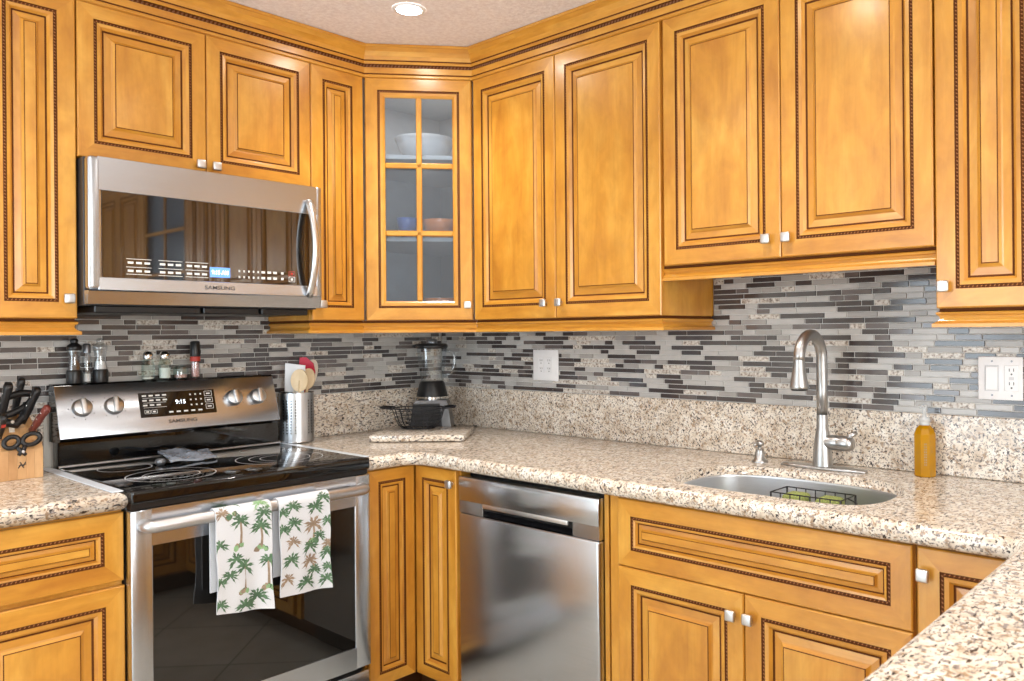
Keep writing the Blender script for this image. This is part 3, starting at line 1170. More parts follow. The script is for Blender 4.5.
# slanted steel fascia: local frame on the slope
pa, pb = Vector((0, -0.1365, 1.0195)), Vector((0, -0.0795, 1.187))
slope = (pb - pa)
SL = slope.length
sx = Vector((1, 0, 0))
sy = slope.normalized()
sz = sx.cross(sy)           # outwards (towards the room)
if sz.y > 0:
    sz = -sz
SM = Matrix((sx, sy, sz)).transposed().to_4x4()
SM.translation = Vector((RC, pa.y, pa.z))
SROT = SM.to_euler()
mb = MB()
hw = (RX1 - RX0) / 2
mb.box((-hw - 0.007, 0.0, 0.0004), (hw - 0.0255, SL, 0.0045), 0, (1, 0, 0), 0.002, 2, xf=SM)
fas = mb.build('control_fascia', 'steel', t)


VO = 0.0095


def on_slope(x, v, out=0.0):
    return SM @ Vector((x - RC, v + VO, out))


MB().box((-1.398 - RC, 0.040 + VO, 0.0046), (-1.140 - RC, 0.128 + VO, 0.0058), 0, bev=0.0004, xf=SM).build('display_panel', 'black_gloss', t)
SE = SM.to_euler()


def stext(name, body, size, mat, x, v, stretch=1.0, bold=0.0, out=0.0062):
    return text(name, body, size, mat, t, on_slope(x, v, out), SE, 0.0001, 'CENTER', stretch, bold)


stext('display_digits', '9:15', 0.021, 'lcd_text', -1.262, 0.088)
stext('brand_lettering', 'SAMSUNG', 0.017, 'dark_print', -1.262, 0.020, 1.25, 0.0004, 0.0052)
mb = MB()


def mark(x, v, w, h, m=0):
    v = v + VO
    mb.box((x - w / 2 - RC, v - h / 2, 0.0058), (x + w / 2 - RC, v + h / 2, 0.0061), m, xf=SM)


for v in (0.117, 0.100, 0.083):
    for q in range(4 if v > 0.09 else 3):
        mark(-1.380 + q * 0.022, v, 0.014, 0.0055)
    mark(-1.348, v - 0.0085, 0.075, 0.0012)
for q in range(2):
    x = -1.375 + q * 0.022
    mark(x, 0.0655, 0.018, 0.0012); mark(x, 0.0535, 0.018, 0.0012); mark(x - 0.009, 0.0595, 0.0012, 0.012); mark(x + 0.009, 0.0595, 0.0012, 0.012)
    mark(x, 0.0595, 0.009, 0.005)
for r in range(3):
    for q in range(3):
        mark(-1.226 + q * 0.018, 0.113 - r * 0.019, 0.0055, 0.0055)
    x, v = -1.163, 0.113 - r * 0.024
    mark(x, v + 0.0085, 0.026, 0.0014); mark(x, v - 0.0085, 0.026, 0.0014); mark(x - 0.013, v, 0.0014, 0.017); mark(x + 0.013, v, 0.0014, 0.017)
    mark(x, v, 0.014, 0.005)
for q in range(5):
    mark(-1.298 + q * 0.025, 0.054, 0.014, 0.0055)
mb.build('panel_print', 'white_print', t)


def stove_knob(x, v, turn):
    k = MB()
    k.lathe([(0.030, 0.0), (0.030, 0.004), (0.0275, 0.006), (0.0275, 0.017), (0.025, 0.0195), (0.0, 0.0195)], 28, 0, cap=False)
    a = Matrix.Rotation(turn, 4, 'Z')
    k.box((-0.0075, -0.0265, 0.018), (0.0075, 0.0265, 0.033), 0, (1, 0, 0), 0.003, 3, xf=a)
    for d in range(7):
        aa = math.radians(-60 + d * 50)
        k.box((-0.0014, -0.0014, 0), (0.0014, 0.0014, 0.0005), 1, xf=Matrix.Rotation(aa, 4, 'Z') @ Matrix.Translation((0, 0.039, 0)))
    o = k.build('control_knob', ['knob', 'dark_print'], t)
    o.location = on_slope(x, v, 0.0047)
    o.rotation_euler = SE
    return o


for x, tu in ((-1.572, 0.05), (-1.477, -0.03), (-1.071, 0.12), (-0.979, 0.0)):
    stove_knob(x, 0.089, tu)
# oven door
FYR = -0.700
mb = MB()
dz0, dz1 = 0.212, 0.868
wx0, wx1, wz0, wz1 = -1.5795, -0.9385, 0.285, 0.765
yb = -0.657
for a, b in (((RX0, dz0), (wx0, dz1)), ((wx1, dz0), (RX1, dz1))):
    mb.box((a[0], FYR, a[1]), (b[0], yb, b[1]), 0, (0, 0, 1), 0.004, 2)
for a, b in (((wx0 - 0.004, wz1), (wx1 + 0.004, dz1)), ((wx0 - 0.004, dz0), (wx1 + 0.004, wz0))):
    mb.box((a[0], FYR, a[1]), (b[0], yb, b[1]), 0, (1, 0, 0))
od = mb.build('oven_door', 'steel', t)
MB().box((wx0 - 0.002, FYR + 0.003, wz0 - 0.002), (wx1 + 0.002, FYR + 0.010, wz1 + 0.002), 0).build('oven_window', 'oven_glass', od)
mb = MB()
hy, hz = -0.742, 0.826
ha, hb2 = RX0 + 0.032, RX1 - 0.040
mb.tube([(ha, FYR - 0.001, hz), (ha, hy + 0.014, hz), (ha + 0.006, hy + 0.004, hz), (ha + 0.016, hy, hz), (hb2 - 0.016, hy, hz), (hb2 - 0.006, hy + 0.004, hz),
         (hb2, hy + 0.014, hz), (hb2, FYR - 0.001, hz)], 0.0175, 18, upv=(0, 0, 1))
mb.build('handle', 'handle_steel', od)
mb = MB()
mb.box((RX0 + 0.001, -0.690, 0.06), (RX1 - 0.001, -0.657, 0.192), 0, (1, 0, 0), 0.003, 2)
mb.build('storage_drawer', 'steel', t)
MB().box((RX0 + 0.004, -0.690, 0.8695), (RX1 - 0.004, -0.656, 0.8855)).build('vent_strip', 'black', t)

# ------------------------------------------------------------------ towels on the oven handle
def towel(name, label, x0, x1, zf, zb, art, seed, tilt):
    r = 0.0212
    prof = []
    nf = 16
    for k in range(nf + 1):
        prof.append((hy - r, zf + (hz - zf) * k / nf))
    for k in range(1, 12):
        a = PI - PI * k / 12
        prof.append((hy + r * math.cos(a), hz + r * math.sin(a)))
    for k in range(10):
        prof.append((hy + r * 0.95, hz - (hz - zb) * k / 9))
    rnd = random.Random(seed)
    ph = rnd.random() * 6

    lens = [0.0]
    for a, b in zip(prof[:-1], prof[1:]):
        lens.append(lens[-1] + math.hypot(b[0] - a[0], b[1] - a[1]))
    front = zf

    def S(u, s, off=0.0):
        """u 0..1 across, s metres up from the front hem"""
        s = max(0.0, min(lens[-1] - 1e-6, s))
        i = 0
        while lens[i + 1] < s:
            i += 1
        q = (s - lens[i]) / (lens[i + 1] - lens[i])
        y = prof[i][0] + (prof[i + 1][0] - prof[i][0]) * q
        z = prof[i][1] + (prof[i + 1][1] - prof[i][1]) * q
        dy, dz = prof[i + 1][0] - prof[i][0], prof[i + 1][1] - prof[i][1]
        L = math.hypot(dy, dz)
        ny, nz = -dz / L, dy / L
        hang = max(0.0, 1 - s / (hz - zf)) if s < hz - zf else 0.0
        wob = 0.006 * hang * math.sin(u * 5.2 + ph) + 0.003 * hang * math.sin(u * 11 + ph * 2) + 0.003 * hang
        flare = (u - 0.5) * 0.010 * (1 - hang)
        x = x0 + (x1 - x0) * u - flare * 0 + 0.004 * hang * math.sin(3 * s * 10 + ph) * (1 if u > 0.5 else -1)
        z += -0.003 * hang * math.sin(u * 3.3 + ph) - tilt * (u - 0.5) * hang
        return Vector((x, y + ny * (off + 0.0015) - wob, z + nz * (off + 0.0015)))

    mb = MB()
    U, T = 18, 60
    vv = [S(i / U, lens[-1] * j / T) for j in range(T + 1) for i in range(U + 1)]
    ff = [(j * (U + 1) + i, j * (U + 1) + i + 1, (j + 1) * (U + 1) + i + 1, (j + 1) * (U + 1) + i) for j in range(T) for i in range(U)]
    mb.add(vv, ff, 0, (1, 0, 0), True)
    vi = [S(i / U, lens[-1] * j / T, -0.004) for j in range(T + 1) for i in range(U + 1)]
    mb.add(vi, [tuple(reversed(f)) for f in ff], 0, (1, 0, 0), True)
    bord = [j * (U + 1) for j in range(T + 1)] + [T * (U + 1) + i for i in range(1, U + 1)] + [j * (U + 1) + U for j in reversed(range(T))] + [i for i in reversed(range(1, U))]
    nb = len(bord)
    vb = [vv[i] for i in bord] + [vi[i] for i in bord]
    mb.add(vb, [((i + 1) % nb, i, nb + i, nb + (i + 1) % nb) for i in range(nb)], 0, (1, 0, 0), True)
    W, H = x1 - x0, hz - zf + 0.02

    def poly(pts, m, off):
        q = []
        for (a, b) in pts:
            u = min(1.0, max(0.0, a / W))
            q.append(S(u, max(0.002, b), off))
        c = sum(q, Vector()) / len(q)
        mb.add([c] + q, [(0, i + 1, (i + 1) % len(q) + 1) for i in range(len(q))], m, (1, 0, 0))

    lvl = 0
    for (u, v, kind, sc, tx) in art:
        cx, cy = u * W, H - v * H
        lvl += 1
        o = 0.0004 + lvl * 0.00003
        m = {'g': 1, 'p': 2, 'b': 3}[kind[0]]
        if 't' in kind:      # trunk to a bush below
            ln = tx
            poly([(cx - 0.003, cy), (cx + 0.003, cy), (cx + 0.006, cy - ln * 0.5), (cx + 0.005, cy - ln), (cx - 0.003, cy - ln), (cx - 0.0005, cy - ln * 0.5)], 3, o)
            for q in range(7):
                a = rnd.uniform(0, PI)
                bx, by = cx + 0.014 * math.cos(a), cy - ln - 0.010 + 0.010 * math.sin(a)
                rr = rnd.uniform(0.006, 0.010)
                poly([(bx + rr * rnd.uniform(0.6, 1.2) * math.cos(2 * PI * e / 7), by + rr * rnd.uniform(0.6, 1.2) * math.sin(2 * PI * e / 7)) for e in range(7)],
                     rnd.choice((3, 3, 2, 1)), o + 0.00002 * (q + 1))
        nfr = 12
        for q in range(nfr):
            a = math.radians(-40 + 260 * q / (nfr - 1) + rnd.uniform(-9, 9))
            L = 1.05 * sc * rnd.uniform(0.75, 1.15)
            ex, ey = math.cos(a), math.sin(a)
            fx, fy = -ey, ex
            droop = -0.25 * L
            left, right = [], []
            for e in range(6):
                tt = e / 5
                px, py = cx + ex * L * tt, cy + ey * L * tt + droop * tt * tt
                w = L * 0.105 * math.sin(PI * min(1, tt * 0.9 + 0.1)) * (1.25 if e % 2 else 0.55)
                left.append((px + fx * w, py + fy * w))
                right.append((px - fx * w, py - fy * w))
            poly(left + right[::-1], m, o + 0.00006 + 0.000004 * q)
    o = mb.build(name, ['cloth', 'leaf', 'leaf_pale', 'bark'])
    return tag(o, label, 'towel', 'palm print towels on the oven handle')


towel('tea_towel', 'white palm-print tea towel on the oven handle, the longer one, near the handle middle', -1.435, -1.268, 0.535, 0.60,
      [(0.43, 0.14, 'gt', 0.032, 0.07), (0.86, 0.10, 'g', 0.030, 0), (0.80, 0.22, 'gt', 0.034, 0.06), (0.34, 0.50, 'g', 0.030, 0), (0.50, 0.575, 'gt', 0.034, 0.07),
       (0.22, 0.65, 'g', 0.028, 0), (0.93, 0.54, 'gt', 0.030, 0.075), (0.72, 0.87, 'g', 0.036, 0), (0.50, 0.945, 'g', 0.030, 0), (0.07, 0.35, 'g', 0.026, 0),
       (0.10, 0.05, 'b', 0.024, 0), (0.80, 0.0, 'p', 0.030, 0), (0.07, 0.92, 'g', 0.028, 0), (0.3, -0.1, 'gt', 0.03, 0.05), (0.05, 0.70, 'g', 0.024, 0)], 3, 0.034)
towel('tea_towel', 'shorter white palm-print tea towel on the oven handle, nearer the corner cabinet', -1.243, -1.072, 0.543, 0.60,
      [(0.25, 0.10, 'g', 0.034, 0), (0.70, 0.14, 'g', 0.034, 0), (0.86, 0.05, 'g', 0.030, 0), (0.28, 0.27, 'g', 0.034, 0), (0.66, 0.31, 'bt', 0.034, 0.05),
       (0.78, 0.44, 'g', 0.028, 0), (0.60, 0.53, 'g', 0.030, 0), (0.26, 0.46, 'b', 0.028, 0), (0.20, 0.64, 'g', 0.034, 0), (0.60, 0.68, 'b', 0.034, 0),
       (0.68, 0.79, 'g', 0.028, 0), (0.52, 0.90, 'g', 0.032, 0), (0.95, 0.54, 'b', 0.026, 0), (0.94, 0.62, 'g', 0.026, 0), (0.14, 0.83, 'b', 0.028, 0),
       (0.94, 0.30, 'g', 0.026, 0), (0.06, 0.15, 'g', 0.026, 0), (0.90, 0.90, 'g', 0.028, 0), (0.07, 0.32, 'g', 0.03, 0), (0.95, 0.78, 'g', 0.026, 0)], 8, 0.018)

# ------------------------------------------------------------------ microwave
MX0, MX1, MY, MZ0, MZ1 = -1.6445, -0.8825, -0.412, 1.446, 1.888
t = thing('microwave', 'over-the-range stainless microwave with dark mirror window and bowed handle', 'microwave')
mb = MB()
mb.box((MX0, -0.372, MZ0 - 0.004), (MX1, -0.012, MZ1), 0, bev=0.002)
mb.build('body', 'dark_steel', t)
mb = MB()
zl = 1.487          # where the lower lip starts to slope back
wx0, wx1, wz0, wz1 = -1.6035, -0.905, 1.526, 1.786
yb = -0.374
mb.box((MX0, MY, zl), (wx0, yb, MZ1), 0, (0, 0, 1), 0.012, 4)
mb.box((wx1, MY, zl), (MX1, yb, MZ1), 0, (0, 0, 1), 0.004, 2)
mb.box((wx0 - 0.014, MY, wz1), (wx1 + 0.005, yb, MZ1 - 0.0004), 0, (1, 0, 0), 0.0015)
mb.box((wx0 - 0.014, MY, zl + 0.0004), (wx1 + 0.005, yb, wz0), 0, (1, 0, 0), 0.0015)
door = mb.build('microwave_door', 'steel', t)
MB().box((wx0 - 0.004, MY + 0.002, wz0 - 0.004), (wx1 + 0.004, MY + 0.008, wz1 + 0.004), 0).build('door_window', 'mw_glass', door)
mb = MB()
sd = [(MY + 0.001, zl - 0.0005), (MY + 0.003, zl - 0.003), (MY + 0.012, MZ0), (yb + 0.012, MZ0), (yb + 0.012, zl - 0.0005)]
n = len(sd)
vv = [(MX0 + 0.001, y, z) for y, z in sd] + [(MX1 - 0.001, y, z) for y, z in sd]
mb.add(vv, [tuple(range(n)), tuple(reversed(range(n, 2 * n)))] + [(i, n + i, n + (i + 1) % n, (i + 1) % n) for i in range(n)], 0, (1, 0, 0))
mb.build('lower_lip', 'steel', t)
mb = MB()
for a, b in ((MX0 + 0.03, -1.30), (-1.29, -1.10), (-1.09, MX1 - 0.03)):
    mb.box((a, -0.366, MZ0 - 0.026), (b, -0.06, MZ0 - 0.004), 0, bev=0.003)
mb.build('grease_filter', 'black', t)
mb = MB()
pts, rad = [], []
for k in range(21):
    q = k / 20
    z = 1.487 + (1.832 - 1.487) * q
    bow = math.sin(PI * q)
    pts.append((-0.938, MY - 0.006 - 0.048 * bow ** 0.8, z))
    rad.append(0.0125)
mb.tube(pts, rad, 14, flat=0.75, upv=(1, 0, 0))
mb.build('handle', 'steel_soft', door)
mb = MB()
mb.box((-1.2885, MY + 0.0008, 1.541), (-1.222, MY + 0.0021, 1.574))
mb.build('clock_display', 'blue_lcd', door)
text('clock_digits', '9:15 AM', 0.019, 'lcd_text', door, (-1.2552, MY + 0.0005, 1.5568), FACE, 0.0001, 'CENTER', 0.85, 0.0002)
text('brand_lettering', 'SAMSUNG', 0.0175, 'dark_print', door, (-1.256, MY - 0.0004, 1.5055), FACE, 0.0001, 'CENTER', 1.25, 0.0003)
mb = MB()


def mmark(x, z, w, h, m=0):
    mb.box((x - w / 2, MY + 0.0012, z - h / 2), (x + w / 2, MY + 0.0021, z + h / 2), m)


for gx in (-1.505, -1.412, -1.330):
    for r, z in enumerate((1.574, 1.549)):
        mmark(gx, z + 0.0115, 0.072, 0.0014)
        for q in range(3):
            mmark(gx + (q - 1) * 0.024, z, 0.016, 0.0065)
    mmark(gx, 1.5385, 0.072, 0.0014)
    mb.build('button_print', 'white_print', door)
    mb = MB()
for r, z in enumerate((1.566, 1.546)):
    for q in range(5):
        mmark(-1.190 + q * 0.0165, z, 0.005, 0.007)
    for q in range(3):
        mmark(-1.106 + q * 0.0215, z, 0.013, 0.008)
    mmark(-1.036, z, 0.009, 0.008)
    for d in (-1, 1):
        if r:
            mmark(-1.000, z + d * 0.0085, 0.022, 0.0012)
            mmark(-1.000 + d * 0.011, z, 0.0012, 0.017)
    if r:
        mmark(-1.000, z, 0.009, 0.008)
mb.build('keypad_print', 'white_print', door)
mb = MB()
for d in (-1, 1):
    mmark(-1.000, 1.566 + d * 0.0085, 0.022, 0.0012)
    mmark(-1.000 + d * 0.011, 1.566, 0.0012, 0.017)
mmark(-1.000, 1.566, 0.009, 0.008)
mb.build('stop_button_print', 'red_print', door)

# ------------------------------------------------------------------ dishwasher
t = thing('dishwasher', 'stainless dishwasher with a pocket handle under the worktop', 'dishwasher', (0, 0, 0), RB)
DX0, DX1, DY = 0.8975, 1.5395, -0.652
mb = MB()
mb.box((DX0 + 0.004, -0.60, 0.02), (DX1 - 0.004, -0.03, 0.862), 0)
mb.build('tub', 'black', t)
mb = MB()
# front panel: rounded vertical edges, built round the handle pocket
hx0, hx1, hz0, hz1 = 1.020, 1.432, 0.729, 0.766
zsplit = 0.724
mb.box((DX0, DY, 0.11), (DX1, -0.60, zsplit - 0.0012), 0, (1, 0, 0), 0.008, 3)
pn = mb.build('door_panel', 'steel_dw', t)
mb = MB()
mb.box((DX0, DY, hz1), (DX1, -0.60, 0.851), 0, (1, 0, 0), 0.003, 2)
mb.box((DX0, DY + 0.003, zsplit), (hx0, -0.60, hz1 + 0.004), 0, (1, 0, 0), 0.001)
mb.box((hx1, DY + 0.003, zsplit), (DX1, -0.60, hz1 + 0.004), 0, (1, 0, 0), 0.001)
mb.build('control_strip', 'steel_dw', t)
mb = MB()
mb.box((hx0, -0.615, zsplit), (hx1, -0.602, hz1 + 0.004), 0)
mb.add([(hx0, DY + 0.004, zsplit + 0.002), (hx1, DY + 0.004, zsplit + 0.002), (hx1, -0.615, zsplit + 0.010), (hx0, -0.615, zsplit + 0.010)], [(0, 1, 2, 3)], 0)
mb.build('pocket_handle', 'black', t)
MB().box((hx0 - 0.001, DY + 0.001, hz1 - 0.014), (hx1 - 0.02, DY + 0.010, hz1 + 0.002), 0, (1, 0, 0), 0.002, 2).build('handle_lip', 'steel_soft', t)
MB().box((DX0 + 0.004, -0.575, 0.0), (DX1 - 0.004, -0.56, 0.105)).build('kick_plate', 'black', t)

# ------------------------------------------------------------------ sink and faucet
t = thing('kitchen_sink', 'undermount stainless steel sink bowl cut into the granite', 'sink', (-0.40, -2.04, 0.71))
hp = [Vector(p) for p in hole]
if sum(hp[i - 1].cross(hp[i]) for i in range(len(hp))) < 0:
    hp.reverse()
prof = [(-0.010, 0.8925), (-0.003, 0.8925), (-0.002, 0.888), (0.0, 0.80), (0.004, 0.74), (0.018, 0.716), (0.045, 0.708)]
L = [[(p.x + 0.40, p.y + 2.04, z - 0.71) for p in offset_loop(hp, o)] for o, z in prof]
mb = MB()
n = len(hp)
for a, b in zip(L[:-1], L[1:]):
    mb.add(list(a) + list(b), [(i, (i + 1) % n, n + (i + 1) % n, n + i) for i in range(n)], 0, (1, 0, 0), True)
mb.add(L[-1], [tuple(range(n))], 0, (1, 0, 0))
bw = mb.build('bowl', 'sink_steel', t)
mb = MB()
mb.lathe([(0.045, 0.0), (0.043, 0.003), (0.034, 0.001), (0.0, 0.0005)], 28, cap=False, xf=Matrix.Translation((0.0, 0.0, -0.0015)))
mb.build('drain', 'chrome', t)

t = thing('sink_caddy', 'wire caddy holding scrub pads inside the sink', 'caddy', (-0.34, -2.075, 0.7085))
mb = MB()
w, d2 = 0.105, 0.05
top = 0.176
for z in (0.004, top):
    mb.tube([(-d2, -w, z), (d2, -w, z), (d2, w, z), (-d2, w, z)], 0.0018, 6, closed=True)
mb.tube([(-d2, -w, top * 0.55), (d2, -w, top * 0.55), (d2, w, top * 0.55), (-d2, w, top * 0.55)], 0.0018, 6, closed=True)
for k in range(8):
    y = -w + 2 * w * k / 7
    for x in (-d2, d2):
        mb.tube([(x, y, 0.004), (x, y, top)], 0.0018 if k % 7 else 0.003, 6)
    mb.tube([(-d2, y, 0.004), (d2, y, 0.004)], 0.0018, 6)
mb.tube([(0, -w, top - 0.002), (0, -w - 0.022, top - 0.01), (0, -w - 0.042, top - 0.04), (0, -w - 0.05, top - 0.08)], 0.0022, 6)
mb.build('wire_frame', 'wire', t)
for nm, yy, lab in (('scrub_pad', 0.05, 'green scrub pad standing in the sink caddy, nearer the soap pump'),
                    ('scrub_pad', -0.052, 'green scrub pad standing in the sink caddy, nearer the soap bottle')):
    mb = MB()
    mb.box((-0.036, yy - 0.033, 0.008), (0.036, yy + 0.033, 0.172), 0, bev=0.014, seg=3)
    o = mb.build(nm, 'sponge')
    o.location = t.location
    tag(o, lab, 'scrub pad')

t = thing('faucet', 'brushed nickel pull-down gooseneck faucet behind the sink', 'faucet', (-0.125, -2.007, ZW + 0.0004))
mb = MB()
ol = []
for k in range(40):
    a = 2 * PI * k / 40
    ol.append(((abs(math.cos(a)) ** 0.8) * math.copysign(0.030, math.cos(a)), math.sin(a) * 0.142))
zs = ((1.0, 0.0), (1.0, 0.004), (0.94, 0.008), (0.7, 0.0095))
vv = [(x * s, y * s, z) for s, z in zs for x, y in ol]
ff = [(j * 40 + i, j * 40 + (i + 1) % 40, (j + 1) * 40 + (i + 1) % 40, (j + 1) * 40 + i) for j in range(3) for i in range(40)]
ff += [tuple(range(120, 160)), tuple(reversed(range(40)))]
mb.add(vv, ff, 0, (0, 1, 0), True)
mb.build('deck_plate', 'nickel', t)
mb = MB()
mb.lathe([(0.0315, 0.009), (0.0305, 0.02), (0.0275, 0.06), (0.0235, 0.095), (0.0182, 0.125), (0.0174, 0.165)], 28)
mb.lathe([(0.0182, 0.1655), (0.0182, 0.1675)], 28)
mb.build('body', 'nickel', t)
mb = MB()
pts = [(0, 0, 0.168), (0, 0, 0.24), (0, 0, 0.31)]
R = 0.0775
for k in range(1, 17):
    a = PI - PI * k / 16
    pts.append((-R - R * math.cos(a), 0, 0.340 + R * 0.97 * math.sin(a)))
mb.tube(pts, 0.0170, 18)
mb.build('gooseneck', 'nickel', t)
ex, ez = pts[-1][0], pts[-1][2]
xf = Matrix.Translation((ex, 0, ez)) @ Matrix.Rotation(PI, 4, 'X')
mb = MB()
mb.lathe([(0.0162, -0.002), (0.0172, 0.003), (0.0165, 0.006), (0.0195, 0.03), (0.0275, 0.074), (0.0285, 0.081), (0.026, 0.084), (0.0, 0.084)], 26, cap=False, xf=xf)
hd = mb.build('spray_head', 'nickel', t)
mb = MB()
mb.lathe([(0.0245, 0.0842), (0.0235, 0.089), (0.0, 0.089)], 22, cap=False, xf=xf)
mb.build('nozzle', 'black', hd)
mb = MB()
xf = Matrix.Translation((0, 0, 0.083)) @ Matrix.Rotation(PI / 2, 4, 'X')
mb.lathe([(0.021, 0.012), (0.0235, 0.03), (0.0235, 0.05), (0.0228, 0.0515), (0.0235, 0.053), (0.0235, 0.082), (0.018, 0.097), (0.0, 0.100)], 24, cap=False, xf=xf)
mb.tube([(0.0, -0.082, 0.098), (0.004, -0.092, 0.110), (0.012, -0.106, 0.118)], [0.010, 0.008, 0.006], 10)
mb.build('lever_handle', 'nickel', t)

t = thing('soap_pump', 'short brushed nickel soap pump set in the granite beside the faucet', 'soap dispenser', (-0.128, -1.790, ZW + 0.0004))
mb = MB()
mb.lathe([(0.026, 0), (0.026, 0.004), (0.019, 0.010), (0.0145, 0.03), (0.0125, 0.042), (0.0145, 0.046)], 22)
mb.build('collar', 'nickel', t)
mb = MB()
mb.lathe([(0.006, 0.046), (0.006, 0.052), (0.0125, 0.054), (0.0135, 0.062), (0.009, 0.069), (0.0, 0.071)], 20, cap=False)
mb.tube([(-0.004, 0, 0.060), (-0.03, 0, 0.061), (-0.036, 0, 0.056)], [0.006, 0.005, 0.004], 10)
mb.build('pump_head', 'nickel', t)

t = thing('soap_bottle', 'faceted bottle of amber soap with a clear pump on the worktop', 'bottle', (-0.066, -2.297, ZW + 0.0004), 0.35)
mb = MB()
oc = [(0.024, 0.0), (0.0265, 0.004), (0.0265, 0.124), (0.021, 0.140), (0.013, 0.149)]
mb.lathe([(r * 1.18, z) for r, z in oc], 8, 0, smooth=False, phase=PI / 8)
mb.build('body', 'oil', t)
mb = MB()
mb.lathe([(0.0155, 0.1495), (0.0135, 0.153), (0.0135, 0.160), (0.0155, 0.161), (0.0155, 0.171), (0.006, 0.173), (0.0045, 0.200)], 18)
mb.build('neck', 'clear_plastic', t)
mb = MB()
mb.lathe([(0.008, 0.199), (0.0085, 0.209), (0.0, 0.211)], 14, cap=False)
mb.tube([(0.0, 0, 0.205), (-0.025, 0.01, 0.206), (-0.030, 0.012, 0.2)], [0.004, 0.004, 0.003], 8)
mb.build('pump', 'clear_plastic', t)
mb = MB()
for k in range(9):
    z = 0.034 + k * 0.0075
    for fx in range(2):
        a = PI + 0.0
        mb.box((-0.0292, -0.004 + fx * 0.004, z), (-0.0288, -0.0015 + fx * 0.004, z + 0.0045), 0)
mb.build('faint_print', 'bark', t)

# ------------------------------------------------------------------ wall plates
def slots(mb, x, z, m, y):
    mb.box((x - 0.0065, y - 0.0004, z + 0.001), (x - 0.0045, y + 0.001, z + 0.009), m)
    mb.box((x + 0.0045, y - 0.0004, z + 0.001), (x + 0.0065, y + 0.001, z + 0.009), m)
    mb.lathe([(0.0025, 0), (0.0025, 0.0014)], 8, m, xf=Matrix.Translation((x, y + 0.001, z - 0.007)) @ Matrix.Rotation(PI / 2, 4, 'X'))


t = thing('outlet_plate', 'square white plate with four outlets on the mosaic above the dishwasher', 'outlet', (0, -0.713, 1.2115), RB)
MB().box((-0.073, -0.0190, -0.0655), (0.073, -0.0125, 0.0655), 0, bev=0.002, seg=2).build('cover_plate', 'white', t)
for x in (-0.023, 0.023):
    mb = MB()
    mb.box((x - 0.016, -0.0212, -0.034), (x + 0.016, -0.0192, 0.034), 0, bev=0.0015)
    for z in (0.0155, -0.0185):
        slots(mb, x, z, 1, -0.0212)
    mb.build('receptacle', ['white', 'black'], t)
t = thing('switch_plate', 'white plate with one wide switch and an outlet beside the frame edge', 'switch', (0, -2.4895, 1.2095), RB)
MB().box((-0.058, -0.0190, -0.061), (0.058, -0.0125, 0.061), 0, bev=0.002, seg=2).build('cover_plate', 'white', t)
mb = MB()
mb.box((-0.040, -0.0205, -0.0365), (-0.0025, -0.0192, 0.0365), 1, bev=0.0006)
mb.box((-0.037, -0.0235, -0.0335), (-0.0055, -0.0206, 0.0335), 0, bev=0.0015)
mb.build('rocker', ['white', 'offwhite'], t)
mb = MB()
mb.box((0.012, -0.0215, -0.0365), (0.0485, -0.0192, 0.0365), 0, bev=0.001)
for z in (0.019, -0.019):
    slots(mb, 0.030, z, 1, -0.0215)
mb.box((0.024, -0.0225, -0.004), (0.036, -0.0212, 0.004), 2)
mb.build('receptacle', ['white', 'black', 'offwhite'], t)
for x in (-0.021, 0.030):
    for z in (0.048, -0.048):
        mb = MB()
        mb.lathe([(0.003, 0), (0.0025, 0.0015)], 8, 0, xf=Matrix.Translation((x, -0.0188, z)) @ Matrix.Rotation(PI / 2, 4, 'X'))
        mb.build('screw', 'plastic_silver', t)

# ------------------------------------------------------------------ on the backguard
ZB = 1.1946
def mill(label, x, h, body_mat, fill):
    t = thing('pepper_mill', label, 'mill', (x, -0.055, ZB))
    mb = MB()
    mb.lathe([(0.0225, 0), (0.0235, 0.004), (0.0235, 0.038), (0.0215, 0.043)], 22)
    mb.build('grinder_base', 'black', t)
    mb = MB()
    mb.lathe([(0.0205, 0.0435), (0.0185, 0.06), (0.0165, 0.085), (0.0195, 0.108)], 22)
    mb.build('clear_body', 'clear', t)
    mb = MB()
    mb.lathe([(0.0175, 0.044), (0.0150, 0.062), (0.0140, 0.07 if fill == 'salt' else 0.088)], 16)
    mb.build('filling', fill, t)
    mb = MB()
    mb.lathe([(0.0200, 0.1085), (0.022, 0.114), (0.021, 0.124), (0.012, 0.131), (0.010, 0.134), (0.0125, 0.140), (0.009, h - 0.002), (0.0, h)], 22, cap=False)
    mb.build('cap', body_mat, t)
    return t


mill('clear pepper mill with black base and dark cap, nearest the knife block', -1.576, 0.149, 'black', 'pepper')
mill('clear mill with black base, pale filling and clear cap, between slim shaker and salt shakers', -1.499, 0.149, 'clear', 'salt')
t = thing('spice_shaker', 'slim glass shaker between the two tall mills on the range', 'shaker', (-1.5385, -0.052, ZB))
MB().lathe([(0.0125, 0), (0.0135, 0.003), (0.0135, 0.085), (0.010, 0.098)], 18).build('jar', 'clear', t)
MB().lathe([(0.011, 0.004), (0.011, 0.03)], 14).build('filling', 'salt', t)
MB().lathe([(0.0118, 0.0985), (0.0118, 0.125), (0.009, 0.130), (0.0, 0.131)], 18, cap=False).build('lid', 'plastic_silver', t)


def shaker(label, x, fill, top):
    t = thing('salt_shaker', label, 'shaker', (x, -0.056, ZB))
    MB().lathe([(0.0205, 0), (0.0215, 0.003), (0.0215, 0.05), (0.0165, 0.068), (0.0145, 0.072)], 10, 0, smooth=False).build('jar', 'clear_green', t)
    if fill:
        MB().lathe([(0.0175, 0.004), (0.0180, top)], 12).build('filling', fill, t)
    MB().lathe([(0.0155, 0.0725), (0.0165, 0.076), (0.0165, 0.088), (0.012, 0.098), (0.0, 0.101)], 20, cap=False).build('lid', 'chrome', t)


